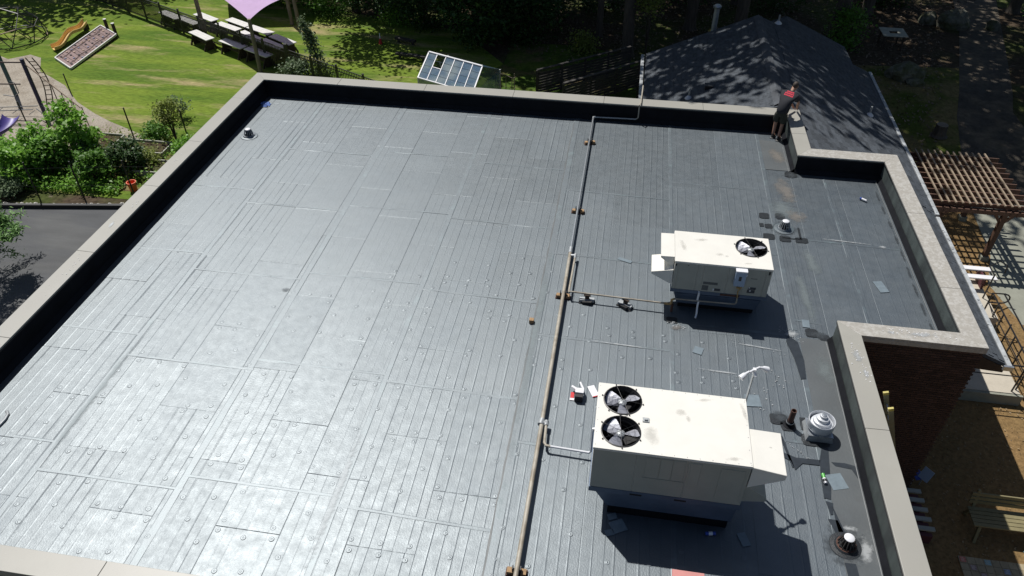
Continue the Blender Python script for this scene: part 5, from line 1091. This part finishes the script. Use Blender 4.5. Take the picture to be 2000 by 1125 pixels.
# ------------------------------------------------------------------ woodland trees and shrubs
def crownmesh(seed,rx,ry,rz,nc,per,size,leaf,sig=.75): return leafmesh('crown',clumps(nc,per,rx,ry,rz,(0,0,0),sig,.35),size,leaf,up=.8)
CR=[crownmesh(1,4.6,4.6,3.6,75,46,.42,'leaf_deep'),crownmesh(2,3.8,4.2,3.2,60,46,.40,'leaf'),crownmesh(3,5.2,5.0,3.4,85,46,.42,'leaf_deep'),crownmesh(4,5.0,5.0,3.4,48,46,.42,'leaf_deep')]
def tree(x,y,h,r,cz,ci,label,group=None,lean=(0,0),sc=1.):
    t=thing('shade_tree',label,'tree',(x,y,gz(x,y)),group)
    m_=MB(); pts=[(0,0,-.1),(.02+lean[0]*.2,.01+lean[1]*.2,h*.18),(lean[0]*.5,lean[1]*.5,h*.5),(lean[0],lean[1],h*.95)]
    m_.lathe([(r*1.45,0),(r*1.15,.18),(r*1.02,.5)],(0,0,-.05),10,cap=False); m_.tube(pts,[r*1.08,r,r*.75,r*.2],10); part('trunk',m_,'bark',t,local=True,smooth=True)
    m_=MB()
    for k in range(6):
        a_=k*1.05+rnd.random()*.5; z=h*rnd.uniform(.42,.68); L_=3.0*sc*rnd.uniform(.7,1.1); m_.tube([(lean[0]*.5,lean[1]*.5,z),(lean[0]*.5+math.cos(a_)*L_*.5,lean[1]*.5+math.sin(a_)*L_*.5,z+1.0),(lean[0]*.6+math.cos(a_)*L_,lean[1]*.6+math.sin(a_)*L_,z+2.2)],[r*.34,r*.22,.03],6)
    part('limbs',m_,'bark',t,local=True)
    o=bpy.data.objects.new('crown',CR[ci]); COL.objects.link(o); o.parent=t; o.location=(lean[0]*.8,lean[1]*.8,cz); o.rotation_euler=(0,0,rnd.uniform(0,6)); o.scale=(sc,sc,sc*rnd.uniform(.9,1.1))
    return t
tree(0.0,37.3,24,.28,18.6,0,'tall straight tree right of the slat fence at the left corner of the gable roof',lean=(-.9,1.1),sc=1.4)
tree(10.7,41.0,22,.36,16,3,'thick tree with a leafy base behind the right end of the gable roof',sc=.85)
tree(-1.6,39.6,20,.17,15.5,1,'slim dark tree left of the tall straight one',sc=1.2)
DG='shade trees deep in the woodland'
DL='tall shade tree standing in the dark woodland behind the gable roof'
for (x,y,h,r,cz,ci,sc) in ((-5.5,42.5,20,.3,14,2,1.2),(-9.8,44.0,18,.28,12,0,1.15),(3.2,41.5,23,.3,17.5,2,1.35),(5.6,40.0,23,.3,18,3,1.1),(6.0,46,22,.3,16,0,1.4),(13.2,45.5,22,.3,16,3,1.4),(0.5,48,22,.3,15,2,1.4),(-5,50,20,.3,13,0,1.4),(17.0,52,22,.3,16,3,1.4),(9.5,52,22,.3,16,3,1.4),(21.5,47.0,20,.3,14,3,1.3),(-17,51,15,.3,9,2,1.2),(-23,53,15,.3,9,0,1.2),(-29,54,15,.3,9,1,1.2),(-35.5,47,14,.3,8.2,0,1.1),(-41,43,14,.3,8.0,2,1.2),(23,55,20,.3,14,1,1.3),(-11.5,53,16,.3,10,1,1.2),(2.5,55,20,.3,14,1,1.4)):
    tree(x,y,h,r,cz,ci,DL,DG,sc=sc)
tree(-15.6,41.4,10,.2,7.0,2,'lower leafy tree that shades the lawn behind the vine covered post',lean=(.9,-1.9),sc=.62); tree(-11.6,40.9,10,.2,7.0,0,'lower leafy tree overhanging the lawn behind the timber beams',lean=(0,-.9),sc=.75); tree(-8.6,41.2,11,.2,7.4,2,'lower leafy tree overhanging the lawn behind the greenhouse',sc=.85)
def under(name,x,y,rx,ry,rz,leaf,size,nc,per,label,z0=0,sig=.3,group=None): return bush(name,x,y,rx,ry,rz,leaf,size,nc,per,label,'shrub',group,z0,True,sig)
UG='understorey shrubs of the woodland edge'
under('hedge_shrub',-20.2,41.6,1.9,1.3,1.35,'leaf',.17,80,46,'sunlit green shrub behind the right end of the picnic tables')
under('hedge_shrub',-16.9,41.0,1.9,1.3,1.5,'leaf',.17,80,46,'green shrub directly behind the pair of tall poles')
under('hedge_shrub',-13.8,40.9,1.9,1.3,1.6,'leaf_deep',.18,80,46,'dark shrub at the edge of the sunlit grass')
under('hedge_shrub',-10.9,39.6,1.9,1.4,1.8,'leaf_deep',.19,90,46,'dark shrub above the low timber beams')
under('hedge_shrub',-7.7,37.3,1.9,1.5,1.9,'leaf_deep',.22,110,46,'drooping broad leaved shrub just behind the greenhouse',z0=.3)
under('hedge_shrub',-5.3,38.6,1.8,1.4,1.6,'leaf_deep',.19,80,46,'dark shrub right of the drooping one behind the greenhouse')
under('hedge_shrub',-12.6,40.1,.8,.5,.4,'leaf_bright',.13,30,40,'low bright green clump on the edge of the shaded lawn')
for (x,y,rx,rz,lf) in ((-24,44.5,1.9,1.2,'leaf_deep'),(-28.5,46,2,1.3,'leaf_deep'),(-33,46,2,1.3,'leaf_deep'),(-5,42,1.9,1.3,'leaf_deep'),(-1.8,44,1.9,1.3,'leaf_deep'),(3,46,2,1.2,'leaf_deep'),(8,45.5,2,1.2,'leaf_deep'),(-8,45,2,1.6,'leaf_deep'),(22.6,43.5,1.4,1.1,'leaf'),(21.8,39.5,1.3,1.0,'leaf_deep'),(19.9,34.8,1.2,.9,'leaf'),(19.2,30.5,1.3,1.0,'leaf'),(14.5,47.5,1.6,.8,'leaf_deep'),(-37.5,42.5,2,1.2,'leaf_deep')):
    under('woodland_shrub',x,y,rx,rx*.8,rz,lf,.17,60,40,'dark shrub growing in the shade under the woodland trees',group=UG)
under('trunk_ivy',10.9,40.1,.75,.6,1.0,'leaf',.16,40,40,'leafy growth around the foot of the thick tree')
under('trunk_ivy',.9,37.6,.5,.4,.5,'leaf_olive',.15,22,30,'pale leaves catching light beside the tall straight tree',z0=2.2)
under('trunk_ivy',-2.3,37.4,.5,.4,.45,'leaf_olive',.13,26,36,'small sunlit bush behind the far slat fence')
# pine at the left edge of the frame, only its branch tips reach in
t=thing('pine_tree','pine tree at the left edge with feathery branch tips over the drive','pine tree',(-20.35,16.2,G))
part('trunk',MB().tube([(0,0,0),(0,0,7.5)],[.16,.04],8),'bark',t,local=True); pts=[]; bm_2=MB()
for k in range(46):
    z=1.0+k*.135; L_=2.15*(1-(z-1)/7.2); a_=k*2.4; 
    bm_2.tube([(0,0,z),(math.cos(a_)*L_*.6,math.sin(a_)*L_*.6,z+.02),(math.cos(a_)*L_,math.sin(a_)*L_,z-.12)],[.03,.02,.006],4)
    for q in range(150):
        f=rnd.uniform(.3,1.04); pts.append((math.cos(a_)*L_*f+rnd.gauss(0,.14),math.sin(a_)*L_*f+rnd.gauss(0,.14),z-.1*f*f+rnd.gauss(0,.05)))
c=clumps(16,90,.72,.62,.30,(1.55,.05,1.75),.12,.2); o=bpy.data.objects.new('branch_tuft',leafmesh('branch_tuft',c,.20,'needle',asp=.25)); COL.objects.link(o); o.parent=t
c=clumps(5,80,.3,.25,.2,(1.0,.75,2.3),.10,.2); o=bpy.data.objects.new('branch_tuft',leafmesh('branch_tuft',c,.20,'needle',asp=.25)); COL.objects.link(o); o.parent=t
part('limbs',bm_2,'bark',t,local=True); o=bpy.data.objects.new('needles',leafmesh('needles',np.array(pts),.17,'needle',asp=.22)); COL.objects.link(o); o.parent=t
# ------------------------------------------------------------------ the roofer at the far parapet
W=thing('person','person in a black shirt with red print and dark shorts leaning over the parapet','person',(4.95,22.45,0))
def skin(name,verts,edges,radii,mat,sub=2,root=0,smooth=True):
    me=bpy.data.meshes.new(name); me.from_pydata([(x-4.95,y-22.45,z) for x,y,z in verts],edges,[]); o=bpy.data.objects.new(name,me); COL.objects.link(o); o.parent=W
    m_=o.modifiers.new('skin','SKIN'); m_.use_smooth_shade=True
    lay=me.skin_vertices[0] if me.skin_vertices else None
    if lay is None:
        bpy.context.view_layer.objects.active=o; bpy.ops.mesh.customdata_skin_add(); lay=me.skin_vertices[0]
    for i,r_ in enumerate(radii): lay.data[i].radius=(r_,r_) if not isinstance(r_,tuple) else r_
    lay.data[root].use_root=True
    s_=o.modifiers.new('subdivision','SUBSURF'); s_.levels=sub; s_.render_levels=sub; me.materials.append(MATS[mat]); return o
hipL=(4.83,22.50,.93); hipR=(5.02,22.40,.93); kL=(4.84,22.60,.50); kR=(5.02,22.46,.50); aL=(4.83,22.52,.10); aR=(4.98,22.36,.10); tL=(4.92,22.67,.04); tR=(5.07,22.52,.04)
pel=(4.93,22.46,.98); sp1=(4.98,22.56,1.14); sp2=(5.07,22.74,1.30); nk=(5.16,22.90,1.42); hb=(5.22,22.99,1.47); ht=(5.28,23.06,1.58)
sL=(4.96,22.93,1.34); sR=(5.27,22.72,1.33); eL=(5.10,23.20,1.06); eR=(5.46,22.98,1.03); wL=(5.36,23.26,.80); wR=(5.50,23.18,.78); hL=(5.43,23.26,.69); hR=(5.52,23.25,.68)
V_=[pel,sp1,sp2,nk,hb,ht,sL,eL,wL,hL,sR,eR,wR,hR,hipL,kL,aL,tL,hipR,kR,aR,tR]
E_=[(0,1),(1,2),(2,3),(3,4),(4,5),(2,6),(6,7),(7,8),(8,9),(2,10),(10,11),(11,12),(12,13),(0,14),(14,15),(15,16),(16,17),(0,18),(18,19),(19,20),(20,21)]
R_=[.12,.115,.12,.055,.085,.088,.065,.050,.038,.036,.065,.050,.038,.036,.09,.062,.045,.035,.09,.062,.045,.035]
skin('body',V_,E_,R_,'skin')
for (h_,w_,s_) in ((hL,wL,1),(hR,wR,-1)):   # fingers resting on the coping, thumb to the side
    h=Vector(h_); d=(Vector((h.x+.08,h.y+.03,h.z-.05))-h).normalized(); sd=Vector((-.35,.93,0)).normalized()
    for k in range(4):
        b0=h+sd*(-.03+.02*k); L_=(.055,.07,.066,.05)[k]; skin('finger',[tuple(b0),tuple(b0+d*L_*.6),tuple(b0+d*L_+Vector((0,0,-.012)))],[(0,1),(1,2)],[.010,.009,.007],'skin',1)
    b0=h-sd*.034*s_; skin('thumb',[tuple(b0),tuple(b0-sd*.03*s_+d*.02),tuple(b0-sd*.035*s_+d*.045)],[(0,1),(1,2)],[.011,.010,.008],'skin',1)
upL=tuple(Vector(sL).lerp(Vector(eL),.62)); upR=tuple(Vector(sR).lerp(Vector(eR),.62)); hem=(4.925,22.45,.86)
sh_=skin('shirt',[hem,pel,sp1,sp2,tuple(Vector(sp2).lerp(Vector(nk),.75)),sL,upL,sR,upR],[(0,1),(1,2),(2,3),(3,4),(3,5),(5,6),(3,7),(7,8)],[.185,.205,.205,.225,.09,.125,.10,.125,.10],'shirt')
lgL=tuple(Vector(hipL).lerp(Vector(kL),.95)); lgR=tuple(Vector(hipR).lerp(Vector(kR),.95))
skin('shorts',[(4.93,22.46,1.0),(4.92,22.45,.90),hipL,lgL,hipR,lgR],[(0,1),(1,2),(2,3),(1,4),(4,5)],[.17,.175,.14,.12,.14,.12],'shorts')
for a_,t_ in ((aL,tL),(aR,tR)):
    skin('shoe',[(a_[0]-.02,a_[1]-.05,.055),(a_[0],a_[1],.06),(t_[0],t_[1],.045)],[(0,1),(1,2)],[.050,.054,.045],'shoe')
    part('sole',MB().beam((a_[0]-.05,a_[1]-.08,.012),(t_[0]+.02,t_[1]+.04,.012),.09,.02),'sole',W)
    skin('sock',[(a_[0],a_[1],.09),(a_[0],a_[1],.17)],[(0,1)],[.047,.047],'shoe',1)
hv=Vector(ht); fd=Vector((.50,.78,-.36)).normalized()
def ell(name,c,r,mat,cut=None):
    m_=MB(); n=16; prof=[(math.sin(PI*k/10)*1.0,-math.cos(PI*k/10)) for k in range(11)]; m_.lathe([(max(a,.01),b) for a,b in prof],(0,0,0),n); o=part(name,m_,mat,W,smooth=True,local=True)
    o.location=(c[0]-4.95,c[1]-22.45,c[2]); o.scale=r; o.rotation_euler=fd.to_track_quat('Y','Z').to_euler(); return o
hc=hv-Vector((.02,.03,.02)); ell('head',hc,(.078,.098,.112),'skin'); ell('hair',hc-fd*.014+Vector((0,0,.018)),(.084,.100,.110),'hair')
ell('nose',hc+fd*.098+Vector((0,0,-.012)),(.013,.018,.02),'skin'); sdv=Vector((-.84,.54,0))
for s_ in (-1,1):
    ell('ear',hc+sdv*.078*s_+Vector((0,0,-.01)),(.014,.026,.034),'skin'); ell('eye',hc+fd*.088+sdv*.032*s_+Vector((0,0,.008)),(.012,.008,.008),'white')
ell('mouth',hc+fd*.088+Vector((0,0,-.055)),(.026,.01,.007),'red')
# three lines of red print across the shoulders, pressed on to the shirt
ax=(Vector(nk)-Vector(sp1)).normalized(); rt=(Vector(sR)-Vector(sL)).normalized(); bn=ax.cross(rt).normalized()
if bn.dot(Vector((0,-1,1)))<0: bn=-bn
cen=Vector(sp2)+ax*.02; ev=sh_.evaluated_get(bpy.context.evaluated_depsgraph_get())
def press(p):   # drop a print corner on to the back of the shirt
    q=p-Vector((4.95,22.45,0)); ok,loc,nn,ix=ev.ray_cast(q,-bn); return tuple((loc if ok else q-bn*.25)+bn*.004+Vector((4.95,22.45,0)))
for r_ in range(3):
    m_=MB(); x=-.13+(.03 if r_ in (0,) else 0); xe=.13-(.03 if r_ in (0,) else 0); top=.135-r_*.075
    while x<xe:
        wl=rnd.uniform(.03,.055); m_.quad(*[press(cen+rt*a+ax*b+bn*.3) for a,b in ((x,top-.05),(x+wl,top-.05),(x+wl,top),(x,top))]); x+=wl+.008
    part('shirt_print',m_,'print_red',sh_)
